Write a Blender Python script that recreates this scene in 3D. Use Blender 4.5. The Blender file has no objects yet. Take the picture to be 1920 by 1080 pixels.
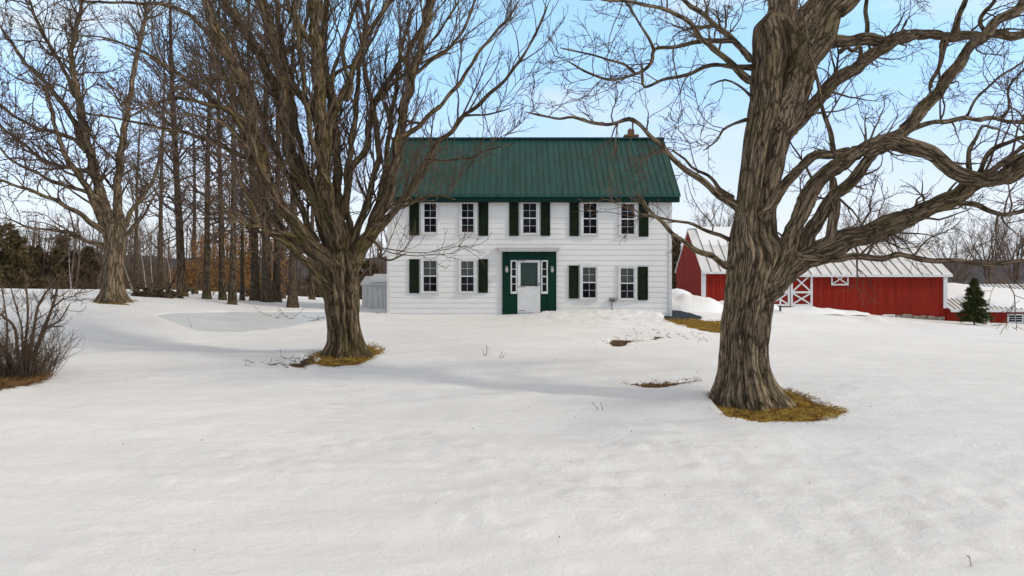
import bpy, math, random
import numpy as np
R_ = math.radians
SC = bpy.context.scene
COL = SC.collection
rnd = random.Random(7)

# ------------------------------------------------------------------ camera, sky, sun, exposure
F, CX, CY, CZ = 1500.0, 960.0, 512.0, 1.6          # focal length and horizon in photo pixels, eye height
cd = bpy.data.cameras.new('camera'); cam = bpy.data.objects.new('camera', cd); COL.objects.link(cam)
cam.location = (0, 0, CZ); cam.rotation_euler = (R_(90), 0, 0)
cd.sensor_width = 36; cd.lens = 36 * F / 1920; cd.shift_y = -(540 - CY) / 1920
cd.clip_start = 0.1; cd.clip_end = 4000
SC.camera = cam
SUN_EL, SUN_AZ = 35.0, 108.0                       # azimuth clockwise from +Y: the sun stands to the right
SUN_W, SKY_W = 1.5, 0.13
az, el = R_(SUN_AZ), R_(SUN_EL)
sund = np.array([math.sin(az) * math.cos(el), math.cos(az) * math.cos(el), math.sin(el)])
ld = bpy.data.lights.new('sun', 'SUN'); ld.energy = SUN_W; ld.angle = R_(4); ld.color = (1, .91, .78)
lo = bpy.data.objects.new('sun', ld); COL.objects.link(lo)
lo.rotation_euler = (R_(90) - el, 0, math.pi - az)
lo.location = tuple(sund * 60)
W_ = bpy.data.worlds.new('World'); SC.world = W_; W_.use_nodes = True
def world():
    nt = W_.node_tree; N = nt.nodes; L = nt.links; N.clear()
    out = N.new('ShaderNodeOutputWorld'); bg = N.new('ShaderNodeBackground'); bg.inputs['Strength'].default_value = SKY_W
    sky = N.new('ShaderNodeTexSky'); sky.sky_type = 'NISHITA'; sky.sun_disc = False
    sky.sun_elevation = el; sky.sun_rotation = az; sky.altitude = 300; sky.air_density = 1.0; sky.dust_density = .6; sky.ozone_density = 1.5
    tc = N.new('ShaderNodeTexCoord'); sep = N.new('ShaderNodeSeparateXYZ'); L.new(tc.outputs['Generated'], sep.inputs[0])
    mp = N.new('ShaderNodeMapping'); mp.inputs['Scale'].default_value = (1, 1, 2.6); mp.inputs['Location'].default_value = (.35, .1, .2)
    L.new(tc.outputs['Generated'], mp.inputs[0])
    no = N.new('ShaderNodeTexNoise'); no.inputs['Scale'].default_value = 3.1; no.inputs['Detail'].default_value = 9; no.inputs['Roughness'].default_value = .58
    L.new(mp.outputs[0], no.inputs['Vector'])
    cr = N.new('ShaderNodeMapRange'); cr.inputs['From Min'].default_value = .47; cr.inputs['From Max'].default_value = .74; L.new(no.outputs['Fac'], cr.inputs['Value'])
    hz = N.new('ShaderNodeMapRange'); hz.interpolation_type = 'SMOOTHSTEP'
    hz.inputs['From Min'].default_value = .0; hz.inputs['From Max'].default_value = .25; hz.inputs['To Min'].default_value = .97; hz.inputs['To Max'].default_value = .04
    L.new(sep.outputs['Z'], hz.inputs['Value'])
    mx = N.new('ShaderNodeMath'); mx.operation = 'MAXIMUM'; L.new(cr.outputs[0], mx.inputs[0]); L.new(hz.outputs[0], mx.inputs[1])
    hi = N.new('ShaderNodeMapRange'); hi.interpolation_type = 'SMOOTHSTEP'                       # unseen thin cloud added overhead to neutralise the light
    hi.inputs['From Min'].default_value = .36; hi.inputs['From Max'].default_value = .62; hi.inputs['To Max'].default_value = .92; L.new(sep.outputs['Z'], hi.inputs['Value'])
    gain = N.new('ShaderNodeMix'); gain.data_type = 'RGBA'; gain.blend_type = 'MULTIPLY'; gain.inputs[0].default_value = 1
    gz_ = N.new('ShaderNodeMapRange'); gz_.inputs['From Min'].default_value = .12; gz_.inputs['From Max'].default_value = .32; L.new(sep.outputs['Z'], gz_.inputs['Value'])
    gm = N.new('ShaderNodeMix'); gm.data_type = 'RGBA'; gm.inputs['A'].default_value = GAIN_LO; gm.inputs['B'].default_value = GAIN_HI; L.new(gz_.outputs[0], gm.inputs[0]); L.new(gm.outputs['Result'], gain.inputs['B'])
    L.new(sky.outputs[0], gain.inputs['A'])
    mix = N.new('ShaderNodeMix'); mix.data_type = 'RGBA'
    L.new(mx.outputs[0], mix.inputs[0]); L.new(gain.outputs['Result'], mix.inputs['A']); mix.inputs['B'].default_value = CLOUD
    mh = N.new('ShaderNodeMix'); mh.data_type = 'RGBA'; L.new(hi.outputs[0], mh.inputs[0]); L.new(mix.outputs['Result'], mh.inputs['A']); mh.inputs['B'].default_value = ADDED_CLOUD
    L.new(mh.outputs['Result'], bg.inputs['Color']); L.new(bg.outputs[0], out.inputs['Surface'])
GAIN_LO, GAIN_HI = (1.32, 1.42, 1.8, 1), (2.1, 2.34, 2.15, 1)
CLOUD = (6.5, 6.8, 7.2, 1)
ADDED_CLOUD = (4.75, 4.1, 3.4, 1)
world()
SC.view_settings.view_transform = 'Standard'; SC.view_settings.look = 'None'
SC.view_settings.exposure = 0.06; SC.view_settings.gamma = 1
SC.render.engine = 'CYCLES'
SC.cycles.max_bounces = 5; SC.cycles.diffuse_bounces = 3; SC.cycles.glossy_bounces = 2; SC.cycles.transmission_bounces = 2
SC.cycles.use_denoising = True

# ------------------------------------------------------------------ helpers
def W(px, py, Y): return np.array([(px - CX) / F * Y, Y, CZ + (CY - py) / F * Y])
def tag(o, label=None, cat=None, group=None, kind=None):
    if label: o['label'] = label
    if cat: o['category'] = cat
    if group: o['group'] = group
    if kind: o['kind'] = kind
    return o
def empty(name, loc, label, cat, group=None):
    o = bpy.data.objects.new(name, None); COL.objects.link(o); o.location = tuple(float(v) for v in loc)
    return tag(o, label, cat, group)
class MB:
    """collects arrays of vertices, quads and triangles, then links them as one mesh"""
    def __init__(s): s.v = []; s.q = []; s.t = []; s.bc = []; s.mq = []; s.mt = []; s.n = 0; s.sm = []
    def add(s, V, Q=None, T=None, bc=None, m=0):
        V = np.asarray(V, float).reshape(-1, 3); s.v.append(V)
        s.bc.append(np.zeros_like(V) if bc is None else np.asarray(bc, float).reshape(-1, 3))
        if Q is not None and len(Q): s.q.append(np.asarray(Q, np.int64).reshape(-1, 4) + s.n); s.mq.append(np.full(len(s.q[-1]), m))
        if T is not None and len(T): s.t.append(np.asarray(T, np.int64).reshape(-1, 3) + s.n); s.mt.append(np.full(len(s.t[-1]), m))
        s.n += len(V); return s
    def box(s, x0, x1, y0, y1, z0, z1, m=0):
        V = [(x, y, z) for z in (z0, z1) for y in (y0, y1) for x in (x0, x1)]
        return s.add(V, [(0, 2, 3, 1), (4, 5, 7, 6), (0, 1, 5, 4), (2, 6, 7, 3), (0, 4, 6, 2), (1, 3, 7, 5)], m=m)
    def bar(s, a, b, w, h, up=(0, 0, 1), m=0):
        a = np.array(a, float); b = np.array(b, float); t = (b - a) / np.linalg.norm(b - a)
        u = np.array(up, float); x = np.cross(t, u); x /= np.linalg.norm(x); z = np.cross(x, t)
        V = [p + x * sx * w / 2 + z * sz * h / 2 for p in (a, b) for sx, sz in ((-1, -1), (1, -1), (1, 1), (-1, 1))]
        return s.add(V, [(0, 1, 2, 3), (7, 6, 5, 4), (0, 4, 5, 1), (1, 5, 6, 2), (2, 6, 7, 3), (3, 7, 4, 0)], m=m)
    def extrude_x(s, prof, x0, x1, caps=True, m=0):
        """profile [(y,z)...] closed polygon extruded along x"""
        n = len(prof); V = [(x, y, z) for x in (x0, x1) for y, z in prof]
        Q = [(i, (i + 1) % n, n + (i + 1) % n, n + i) for i in range(n)]
        T = []
        if caps == 'chevron': Q += [(0, 5, 4, 1), (1, 4, 3, 2), (n, n + 1, n + 4, n + 5), (n + 1, n + 2, n + 3, n + 4)]
        elif caps:
            for k in range(1, n - 1): T += [(0, k + 1, k), (n, n + k, n + k + 1)]
        return s.add(V, Q, T, m=m)
    def tubes(s, P, Rr, S, m=0, furrow=None):
        V, Q, bc = tube_batch(P, Rr, S, furrow); return s.add(V, Q, bc=bc, m=m)
    def build(s, name, mats, parent=None, smooth=False, world=False):
        me = bpy.data.meshes.new(name)
        V = np.concatenate(s.v)
        q = np.concatenate(s.q) if s.q else np.zeros((0, 4), np.int64); t = np.concatenate(s.t) if s.t else np.zeros((0, 3), np.int64)
        mi = np.concatenate(s.mq + s.mt) if (s.mq or s.mt) else np.zeros(0)
        if parent is not None and world:
            V = V - np.array(top_loc(parent))
        me.vertices.add(len(V)); me.vertices.foreach_set('co', V.astype(np.float32).ravel())
        me.loops.add(q.size + t.size); me.loops.foreach_set('vertex_index', np.concatenate([q.ravel(), t.ravel()]).astype(np.int32))
        me.polygons.add(len(q) + len(t))
        st = np.concatenate([np.arange(len(q)) * 4, q.size + np.arange(len(t)) * 3]).astype(np.int32)
        me.polygons.foreach_set('loop_start', st)
        me.polygons.foreach_set('material_index', mi.astype(np.int32))
        me.polygons.foreach_set('use_smooth', np.full(len(q) + len(t), bool(smooth)))
        B = np.concatenate(s.bc)
        if np.any(B):
            a = me.attributes.new('barkco', 'FLOAT_VECTOR', 'POINT'); a.data.foreach_set('vector', B.astype(np.float32).ravel())
        for mm in (mats if isinstance(mats, (list, tuple)) else [mats]): me.materials.append(mm)
        me.update(calc_edges=True); me.validate()
        o = bpy.data.objects.new(name, me); COL.objects.link(o)
        if parent is not None: o.parent = parent
        return o
def top_loc(o):
    l = np.zeros(3)
    while o is not None: l = l + np.array(o.location); o = o.parent
    return l
def nrm(a): return a / np.maximum(np.linalg.norm(a, axis=-1, keepdims=True), 1e-9)
def tube_batch(P, Rr, S, furrow=None):
    """P (M,K,3), Rr (M,K) -> tubes with S sides. furrow(theta, v, M) -> radius factor"""
    P = np.asarray(P, float); Rr = np.asarray(Rr, float)
    if P.ndim == 2: P = P[None]; Rr = Rr[None]
    M, K, _ = P.shape
    T = np.empty_like(P); T[:, 1:-1] = P[:, 2:] - P[:, :-2]; T[:, 0] = P[:, 1] - P[:, 0]; T[:, -1] = P[:, -1] - P[:, -2]; T = nrm(T)
    ch = nrm(P[:, -1] - P[:, 0]); ref = np.where(np.abs(ch[:, 1:2]) < .9, np.array([[0, 1., 0]]), np.array([[0, 0, 1.]]))
    ref = nrm(ref - (ref * ch).sum(-1, keepdims=True) * ch)
    n = nrm(ref[:, None] - (ref[:, None] * T).sum(-1, keepdims=True) * T); b = np.cross(T, n)
    th = np.arange(S) * 2 * math.pi / S; c, sn = np.cos(th), np.sin(th)
    v = np.concatenate([np.zeros((M, 1)), np.cumsum(np.linalg.norm(np.diff(P, axis=1), axis=-1), axis=1)], 1)
    rad = np.repeat(Rr[:, :, None], S, 2)
    if furrow is not None: rad = rad * furrow(th[None, None], v[:, :, None], rad)
    V = P[:, :, None] + rad[..., None] * (c[None, None, :, None] * n[:, :, None] + sn[None, None, :, None] * b[:, :, None])
    bc = np.stack([np.repeat(Rr[:, :, None], S, 2) * c, np.repeat(Rr[:, :, None], S, 2) * sn, np.repeat(v[:, :, None], S, 2)], -1)
    off = np.arange(M)[:, None, None] * 7.3; bc[..., 2] += off
    i = np.arange(M)[:, None, None] * K * S; k = np.arange(K - 1)[None, :, None] * S; j = np.arange(S)[None, None]; j2 = (j + 1) % S
    Q = np.stack([i + k + j, i + k + j2, i + k + S + j2, i + k + S + j], -1).reshape(-1, 4)
    return V.reshape(-1, 3), Q, bc.reshape(-1, 3)
def bark_furrow(seed, amp):
    g = np.random.default_rng(seed); nn = [(int(g.integers(2, 7)), g.normal() * .45, g.random() * 6.3) for _ in range(3)]; sd = int(g.integers(1, 9999))
    def ring(th, v, n, k, q):
        a = th / (2 * math.pi); return (1 - a) * vnoise(a * n, v * k, sd + q) + a * vnoise((a - 1) * n, v * k, sd + q)
    def f(th, v, rad):
        s = 0
        for n, k, ph in nn: s = s + np.cos(n * th + k * v + ph + .5 * np.sin(v * 1.3 + ph))
        d = ring(th, v, 7, 1.3, 5) * .9
        r1 = 1 - 4 * np.abs(ring(th + 0 * v, v, 9, .45, 1)); r2 = 1 - 4 * np.abs(ring(th + 0 * v, v, 23, 1.1, 2)); r3 = ring(th + 0 * v, v, 38, 6.0, 3)
        return 1 + amp * (.26 * s + d * .6 - .55 * np.clip(r1, 0, 1) ** 1.5 - .40 * np.clip(r2, -.2, 1) + .30 * r3)
    return f
def hash2(ix, iy, seed):
    h = (ix.astype(np.int64) * 374761393 + iy.astype(np.int64) * 668265263 + seed * 974634541) & 0xFFFFFFFF
    h = ((h ^ (h >> 13)) * 1274126177) & 0xFFFFFFFF; h = h ^ (h >> 16)
    return (h & 0xFFFFFF) / float(0xFFFFFF)
def vnoise(x, y, seed=0):
    x = np.asarray(x, float); y = np.asarray(y, float); ix = np.floor(x); iy = np.floor(y); fx = x - ix; fy = y - iy
    fx = fx * fx * fx * (fx * (fx * 6 - 15) + 10); fy = fy * fy * fy * (fy * (fy * 6 - 15) + 10)
    a, b, c, d = hash2(ix, iy, seed), hash2(ix + 1, iy, seed), hash2(ix, iy + 1, seed), hash2(ix + 1, iy + 1, seed)
    return (a * (1 - fx) + b * fx) * (1 - fy) + (c * (1 - fx) + d * fx) * fy * 1.0 - .5
def fbm(x, y, seed=0, o=4):
    s = 0; a = 1.0; t = 0
    for k in range(o): s = s + a * vnoise(x * 2 ** k + 13.7 * k, y * 2 ** k - 7.1 * k, seed + k); t += a; a *= .5
    return s / t * 2
def sstep(a, b, x): t = np.clip((x - a) / (b - a), 0, 1); return t * t * (3 - 2 * t)

# ------------------------------------------------------------------ materials
def mat(name, base, rough=.8, spec=.3, build=None):
    m = bpy.data.materials.new(name); m.use_nodes = True; nt = m.node_tree; b = nt.nodes['Principled BSDF']
    b.inputs['Base Color'].default_value = (*base, 1); b.inputs['Roughness'].default_value = rough; b.inputs['Specular IOR Level'].default_value = spec
    if build: build(nt, b)
    return m
def co(nt, kind='Object', scale=(1, 1, 1), rot=(0, 0, 0)):
    if kind == 'bark': a = nt.nodes.new('ShaderNodeAttribute'); a.attribute_name = 'barkco'; src = a.outputs['Vector']
    else: src = nt.nodes.new('ShaderNodeTexCoord').outputs[kind]
    mp = nt.nodes.new('ShaderNodeMapping'); mp.inputs['Scale'].default_value = scale; mp.inputs['Rotation'].default_value = rot
    nt.links.new(src, mp.inputs[0]); return mp.outputs[0]
def noise(nt, vec, scale, detail=6, rough=.6):
    n = nt.nodes.new('ShaderNodeTexNoise'); n.inputs['Scale'].default_value = scale; n.inputs['Detail'].default_value = detail; n.inputs['Roughness'].default_value = rough
    nt.links.new(vec, n.inputs['Vector']); return n.outputs['Fac']
def ramp(nt, fac, stops):
    r = nt.nodes.new('ShaderNodeValToRGB'); e = r.color_ramp.elements
    while len(e) < len(stops): e.new(.5)
    for k, (p, c) in enumerate(stops): e[k].position = p; e[k].color = (*c, 1) if len(c) == 3 else c
    nt.links.new(fac, r.inputs[0]); return r.outputs[0]
def mixc(nt, fac, a, b, mode='MIX'):
    m = nt.nodes.new('ShaderNodeMix'); m.data_type = 'RGBA'; m.blend_type = mode
    for sock, v in ((m.inputs[0], fac), (m.inputs['A'], a), (m.inputs['B'], b)):
        if isinstance(v, (int, float)): sock.default_value = v
        elif isinstance(v, tuple): sock.default_value = (*v, 1)
        else: nt.links.new(v, sock)
    return m.outputs['Result']
def math_(nt, op, a, b=0.0):
    m = nt.nodes.new('ShaderNodeMath'); m.operation = op
    for k, v in enumerate((a, b)):
        if isinstance(v, (int, float)): m.inputs[k].default_value = v
        else: nt.links.new(v, m.inputs[k])
    return m.outputs[0]
def bump(nt, b, h, strength=.5, dist=.02):
    n = nt.nodes.new('ShaderNodeBump'); n.inputs['Strength'].default_value = strength; n.inputs['Distance'].default_value = dist
    nt.links.new(h, n.inputs['Height']); nt.links.new(n.outputs[0], b.inputs['Normal'])
def setc(nt, b, c): nt.links.new(c, b.inputs['Base Color'])

def bark_mat(name, dark, mid, light, moss=None, sc=1.0, mossamt=.5):
    def f(nt, b):
        v = co(nt, 'bark', (1, 1, .13)); v2 = co(nt, 'bark', (1, 1, .38))
        n1 = noise(nt, v, 30 * sc, 9, .72); n2 = noise(nt, v2, 16 * sc, 7, .7)
        def cracks(vec, scale, k, wdt):
            vo = nt.nodes.new('ShaderNodeTexVoronoi'); vo.feature = 'DISTANCE_TO_EDGE'; vo.inputs['Scale'].default_value = scale
            nn = nt.nodes.new('ShaderNodeTexNoise'); nn.inputs['Scale'].default_value = scale * 1.3; nn.inputs['Detail'].default_value = 6; nn.inputs['Roughness'].default_value = .65; nt.links.new(vec, nn.inputs['Vector'])
            sv = nt.nodes.new('ShaderNodeVectorMath'); sv.operation = 'SCALE'; sv.inputs['Scale'].default_value = k / scale; nt.links.new(nn.outputs['Color'], sv.inputs[0])
            dv = nt.nodes.new('ShaderNodeVectorMath'); dv.operation = 'ADD'; nt.links.new(vec, dv.inputs[0]); nt.links.new(sv.outputs[0], dv.inputs[1]); nt.links.new(dv.outputs[0], vo.inputs['Vector'])
            return ramp(nt, vo.outputs['Distance'], [(0, (0, 0, 0)), (wdt, (1, 1, 1))])
        e1 = cracks(v, 15 * sc, 1.3, .12); e2 = cracks(v2, 30 * sc, 1.4, .10)
        col = ramp(nt, n1, [(.26, tuple(c * .45 for c in mid)), (.48, mid), (.74, light)])
        col = mixc(nt, ramp(nt, n2, [(.36, (.65,) * 3), (.58, (0, 0, 0))]), col, tuple(c * .38 for c in mid))
        col = mixc(nt, math_(nt, 'MULTIPLY', math_(nt, 'SUBTRACT', 1.0, e1), .72), col, dark)
        col = mixc(nt, math_(nt, 'MULTIPLY', math_(nt, 'SUBTRACT', 1.0, e2), .45), col, dark)
        strip = noise(nt, co(nt, 'bark', (1, 1, .05)), 6.5 * sc, 4, .6)                               # long strips of weathered and of damp bark
        col = mixc(nt, 1.0, col, ramp(nt, strip, [(.33, (.48, .45, .43)), (.46, (.88, .87, .86)), (.56, (1.03, 1.02, 1.01)), (.70, (1.35, 1.32, 1.28))]), 'MULTIPLY')
        big = noise(nt, co(nt, 'Object', (1, 1, .6)), 1.6, 6, .65)
        if moss: col = mixc(nt, ramp(nt, big, [(.48, (0, 0, 0)), (.66, (mossamt,) * 3)]), col, mixc(nt, n2, tuple(c * .35 for c in moss), tuple(c * 1.5 for c in moss)))
        lich = noise(nt, co(nt, 'Object'), 9, 6, .75)
        col = mixc(nt, ramp(nt, lich, [(.60, (0, 0, 0)), (.70, (.5, .5, .5))]), col, light)
        setc(nt, b, col)
        h = math_(nt, 'ADD', math_(nt, 'MULTIPLY', e1, .9), math_(nt, 'ADD', math_(nt, 'MULTIPLY', n1, .8), math_(nt, 'ADD', math_(nt, 'MULTIPLY', n2, .8), math_(nt, 'MULTIPLY', strip, 1.2)))); bump(nt, b, h, 1.0, .045)
    return mat(name, mid, .92, .12, f)
M = {}
M['bark_grey'] = bark_mat('maple bark grey', (.022, .015, .010), (.33, .24, .155), (.52, .41, .285), (.21, .165, .07))
M['bark_moss'] = bark_mat('maple bark mossy', (.020, .014, .009), (.28, .195, .115), (.46, .35, .22), (.17, .13, .038), mossamt=.7)
M['bark_grove'] = bark_mat('grove bark', (.020, .014, .010), (.205, .148, .10), (.38, .30, .22), (.16, .135, .055), sc=1.4)
def twigf(nt, b):
    n = noise(nt, co(nt, 'Object'), 3, 3, .6); setc(nt, b, ramp(nt, n, [(.3, (.060, .040, .028)), (.7, (.17, .118, .082))]))
M['twig'] = mat('twigs', (.05, .035, .025), .9, .15, twigf)
def twigr(nt, b):
    n = noise(nt, co(nt, 'Object'), 1.1, 3, .6); setc(nt, b, ramp(nt, n, [(.3, (.08, .055, .042)), (.7, (.205, .148, .115))]))
M['twig_far'] = mat('distant twigs', (.07, .05, .04), .95, .1, twigr)
M['shrub'] = mat('red brown shrub bark', (.1, .06, .04), .9, .1, lambda nt, b: setc(nt, b, ramp(nt, noise(nt, co(nt), 14, 6, .7), [(.3, (.045, .028, .018)), (.6, (.12, .08, .052)), (.8, (.20, .145, .10))])))
M['birch'] = mat('birch bark', (.5, .46, .42), .8, .2, lambda nt, b: setc(nt, b, ramp(nt, noise(nt, co(nt, 'Object', (1, 1, 4)), 5, 4), [(.38, (.07, .055, .045)), (.5, (.30, .26, .22)), (.8, (.45, .41, .36))])))

def snowf(nt, b):
    o = co(nt, 'Object'); big = noise(nt, co(nt, 'Object', (.35, .8, 1)), .55, 4, .55); fine = noise(nt, o, 13, 8, .72)
    st = noise(nt, co(nt, 'Object', (.8, 2.6, 1), (0, 0, .55)), 2.0, 9, .66)
    setc(nt, b, mixc(nt, math_(nt, 'MULTIPLY', fine, .35), ramp(nt, big, [(.35, (.815, .805, .795)), (.65, (.885, .872, .855))]), (.825, .82, .815)))
    grain = noise(nt, o, 60, 3, .7)
    mk = ramp(nt, noise(nt, co(nt, 'Object', (.5, .9, 1)), .8, 5, .6), [(.40, (.12,) * 3), (.62, (1, 1, 1))]); lump = noise(nt, co(nt, 'Object', (1, 1.4, 1), (0, 0, .4)), 5.5, 6, .6)
    h = math_(nt, 'ADD', math_(nt, 'MULTIPLY', math_(nt, 'ADD', math_(nt, 'MULTIPLY', st, .6), math_(nt, 'MULTIPLY', lump, .75)), mk), math_(nt, 'ADD', math_(nt, 'MULTIPLY', fine, .50), math_(nt, 'MULTIPLY', grain, .14))); bump(nt, b, h, .55, .09)
M['snow'] = mat('old snow', (.87, .865, .86), .65, .25, snowf)
M['snow_roof'] = mat('roof snow', (.88, .88, .88), .6, .25, lambda nt, b: bump(nt, b, noise(nt, co(nt), 2.5, 5), .3, .08))
def poolf(nt, b):
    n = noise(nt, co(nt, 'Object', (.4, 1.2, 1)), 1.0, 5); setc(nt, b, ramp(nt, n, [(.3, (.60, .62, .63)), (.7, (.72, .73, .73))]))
M['pool_shading'] = mat('grey pool with painted shading', (.66, .67, .68), .45, .35, poolf)
def grassf(nt, b):
    n = noise(nt, co(nt), 3.5, 6, .65); setc(nt, b, ramp(nt, n, [(.3, (.05, .028, .011)), (.47, (.18, .10, .025)), (.7, (.34, .24, .055))]))
    bump(nt, b, noise(nt, co(nt), 40, 5), .8, .03)
M['grass_dead'] = mat('dead grass mat', (.13, .085, .025), .95, .1, grassf)
def bladef(nt, b):
    n = noise(nt, co(nt), 6, 3, .6); setc(nt, b, ramp(nt, n, [(.3, (.10, .050, .016)), (.46, (.26, .15, .036)), (.58, (.40, .25, .055)), (.74, (.38, .31, .07))]))
M['blade'] = mat('dead grass blades', (.2, .14, .04), .9, .1, bladef)
M['soil'] = mat('wet soil and leaves', (.05, .03, .018), .9, .2, lambda nt, b: (setc(nt, b, ramp(nt, noise(nt, co(nt), 9, 6), [(.35, (.02, .013, .008)), (.65, (.10, .058, .03))])), bump(nt, b, noise(nt, co(nt), 25, 5), .8, .03)))
M['dark_ground'] = mat('dark slate ground', (.022, .03, .036), .85, .06, lambda nt, b: setc(nt, b, ramp(nt, noise(nt, co(nt), 4, 6), [(.35, (.012, .02, .026)), (.7, (.04, .05, .055))])))
def sidingf(nt, b):
    n = noise(nt, co(nt, 'Object', (.25, 1, 3.0)), 2.2, 6, .65); g = noise(nt, co(nt), .7, 4)
    c = ramp(nt, n, [(.28, (.70, .675, .64)), (.5, (.755, .73, .70))])
    setc(nt, b, mixc(nt, ramp(nt, g, [(.5, (0, 0, 0)), (.75, (.35, .35, .35))]), c, (.62, .585, .525)))
M['siding'] = mat('white clapboard paint', (.74, .73, .71), .6, .3, sidingf)
M['trim'] = mat('white trim paint', (.76, .76, .77), .5, .35, lambda nt, b: setc(nt, b, ramp(nt, noise(nt, co(nt), 7, 5), [(.3, (.57, .56, .54)), (.6, (.68, .67, .66))])))
M['hood'] = mat('weathered hood paint', (.6, .55, .5), .7, .3, lambda nt, b: setc(nt, b, ramp(nt, noise(nt, co(nt, 'Object', (1, 2, 3)), 6, 6, .7), [(.30, (.28, .22, .18)), (.42, (.60, .57, .53)), (.7, (.70, .68, .65))])))
def shutf(nt, b):
    n = noise(nt, co(nt, 'Object', (1, 1, .4)), 5, 5); setc(nt, b, ramp(nt, n, [(.3, (.009, .014, .008)), (.7, (.018, .027, .016))]))
M['shutter'] = mat('dark green shutter paint', (.02, .03, .022), .9, .02, shutf)
def groof(nt, b):
    n = noise(nt, co(nt, 'Object', (3, .5, .5)), 1.2, 6, .62)
    setc(nt, b, ramp(nt, n, [(.24, (.006, .040, .034)), (.5, (.010, .062, .053)), (.8, (.020, .086, .078))]))
    b.inputs['Roughness'].default_value = .5
M['green_roof'] = mat('green metal roofing', (.014, .09, .07), .5, .35, groof)
M['green_paint'] = mat('dark green door paint', (.006, .050, .030), .6, .08, lambda nt, b: setc(nt, b, ramp(nt, noise(nt, co(nt, 'Object', (3, 3, .4)), 3, 5), [(.3, (.003, .024, .015)), (.7, (.006, .038, .024))])))
M['green_trim_shadowed'] = mat('shadowed green fascia paint', (.003, .022, .017), .7, .12)  # darkened green: the shadow under the roof edge is put into the colour
M['glass'] = mat('dark window glass', (.008, .009, .011), .04, .10, lambda nt, b: setc(nt, b, ramp(nt, noise(nt, co(nt), 2.2, 3), [(.35, (.003, .003, .004)), (.7, (.012, .013, .017))])))
M['grey_pane'] = mat('lighter grey pane', (.10, .105, .10), .15, .12, lambda nt, b: setc(nt, b, ramp(nt, noise(nt, co(nt, 'Object', (3, 1, .6)), 3, 3), [(.3, (.04, .045, .042)), (.7, (.085, .09, .085))])))  # lighter grey for the upper half of the lower windows
M['black'] = mat('black iron', (.012, .012, .012), .5, .4)
M['grey_metal'] = mat('dull grey metal', (.22, .21, .19), .55, .4)
M['lamp_glass'] = mat('frosted lamp glass', (.42, .40, .37), .3, .4)
def brickf(nt, b):
    t = nt.nodes.new('ShaderNodeTexBrick'); nt.links.new(co(nt, 'Object', (1, 1, 1), (R_(90), 0, 0)), t.inputs['Vector']); t.inputs['Scale'].default_value = 5
    t.inputs['Color1'].default_value = (.19, .075, .035, 1); t.inputs['Color2'].default_value = (.27, .12, .05, 1); t.inputs['Mortar'].default_value = (.16, .14, .12, 1); t.inputs['Mortar Size'].default_value = .015
    setc(nt, b, t.outputs['Color'])
M['brick'] = mat('chimney brick', (.25, .1, .05), .9, .2, brickf)
def redf(nt, b):
    st = noise(nt, co(nt, 'Object', (5, 5, .14)), 1.6, 6, .65); w = nt.nodes.new('ShaderNodeTexWave'); w.wave_type = 'BANDS'; w.bands_direction = 'DIAGONAL'; w.inputs['Scale'].default_value = 3.2; w.inputs['Distortion'].default_value = .3
    nt.links.new(co(nt, 'Object', (1, 1, 0)), w.inputs['Vector'])
    c = ramp(nt, st, [(.28, (.13, .010, .005)), (.5, (.24, .016, .008)), (.75, (.31, .030, .013))])
    bd = noise(nt, co(nt, 'Object', (.35, .35, .25)), 1.3, 4); c = mixc(nt, ramp(nt, bd, [(.45, (0, 0, 0)), (.7, (.45, .45, .45))]), c, (.19, .020, .009))
    c = mixc(nt, ramp(nt, w.outputs['Fac'], [(.0, (.45, .45, .45)), (.06, (0, 0, 0))]), c, (.06, .007, .005))
    setc(nt, b, c)
M['red'] = mat('barn red boards', (.25, .018, .01), .85, .15, redf)
def mroof(nt, b):
    n = noise(nt, co(nt, 'Object', (1.4, .5, .5)), 1.8, 6, .62); setc(nt, b, ramp(nt, n, [(.3, (.60, .585, .57)), (.55, (.74, .73, .72)), (.75, (.80, .79, .78))]))
M['tin'] = mat('pale tin roofing', (.6, .6, .6), .5, .4, mroof)
M['tin_seam_shading'] = mat('tin roof seam shading', (.13, .125, .12), .6, .3)  # dark grey stands in for the shading along the raised seams
M['shed'] = mat('grey white shed boards', (.6, .62, .6), .8, .2, lambda nt, b: setc(nt, b, ramp(nt, noise(nt, co(nt, 'Object', (4, 4, .4)), 3, 6, .65), [(.3, (.60, .60, .57)), (.6, (.80, .80, .77))])))
M['stone'] = mat('foundation stone', (.3, .26, .2), .9, .2, lambda nt, b: setc(nt, b, ramp(nt, noise(nt, co(nt), 4, 5), [(.3, (.10, .085, .07)), (.65, (.36, .31, .25))])))
M['needle'] = mat('spruce needles', (.03, .05, .02), .9, .15, lambda nt, b: setc(nt, b, ramp(nt, noise(nt, co(nt), 2.5, 4), [(.3, (.016, .028, .012)), (.7, (.10, .115, .035))])))
M['pine'] = mat('brownish pine needles', (.04, .04, .02), .95, .1, lambda nt, b: setc(nt, b, ramp(nt, noise(nt, co(nt), .8, 4), [(.3, (.06, .047, .022)), (.7, (.18, .132, .064))])))
M['leaf'] = mat('withered orange leaves', (.3, .15, .04), .85, .2, lambda nt, b: setc(nt, b, ramp(nt, noise(nt, co(nt), 2.5, 3), [(.3, (.17, .075, .02)), (.55, (.36, .18, .055)), (.75, (.48, .29, .10))])))
M['leaf_brown'] = mat('withered brown leaves', (.2, .11, .05), .85, .2, lambda nt, b: setc(nt, b, ramp(nt, noise(nt, co(nt), 2.5, 3), [(.3, (.10, .05, .02)), (.7, (.26, .15, .06))])))
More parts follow.
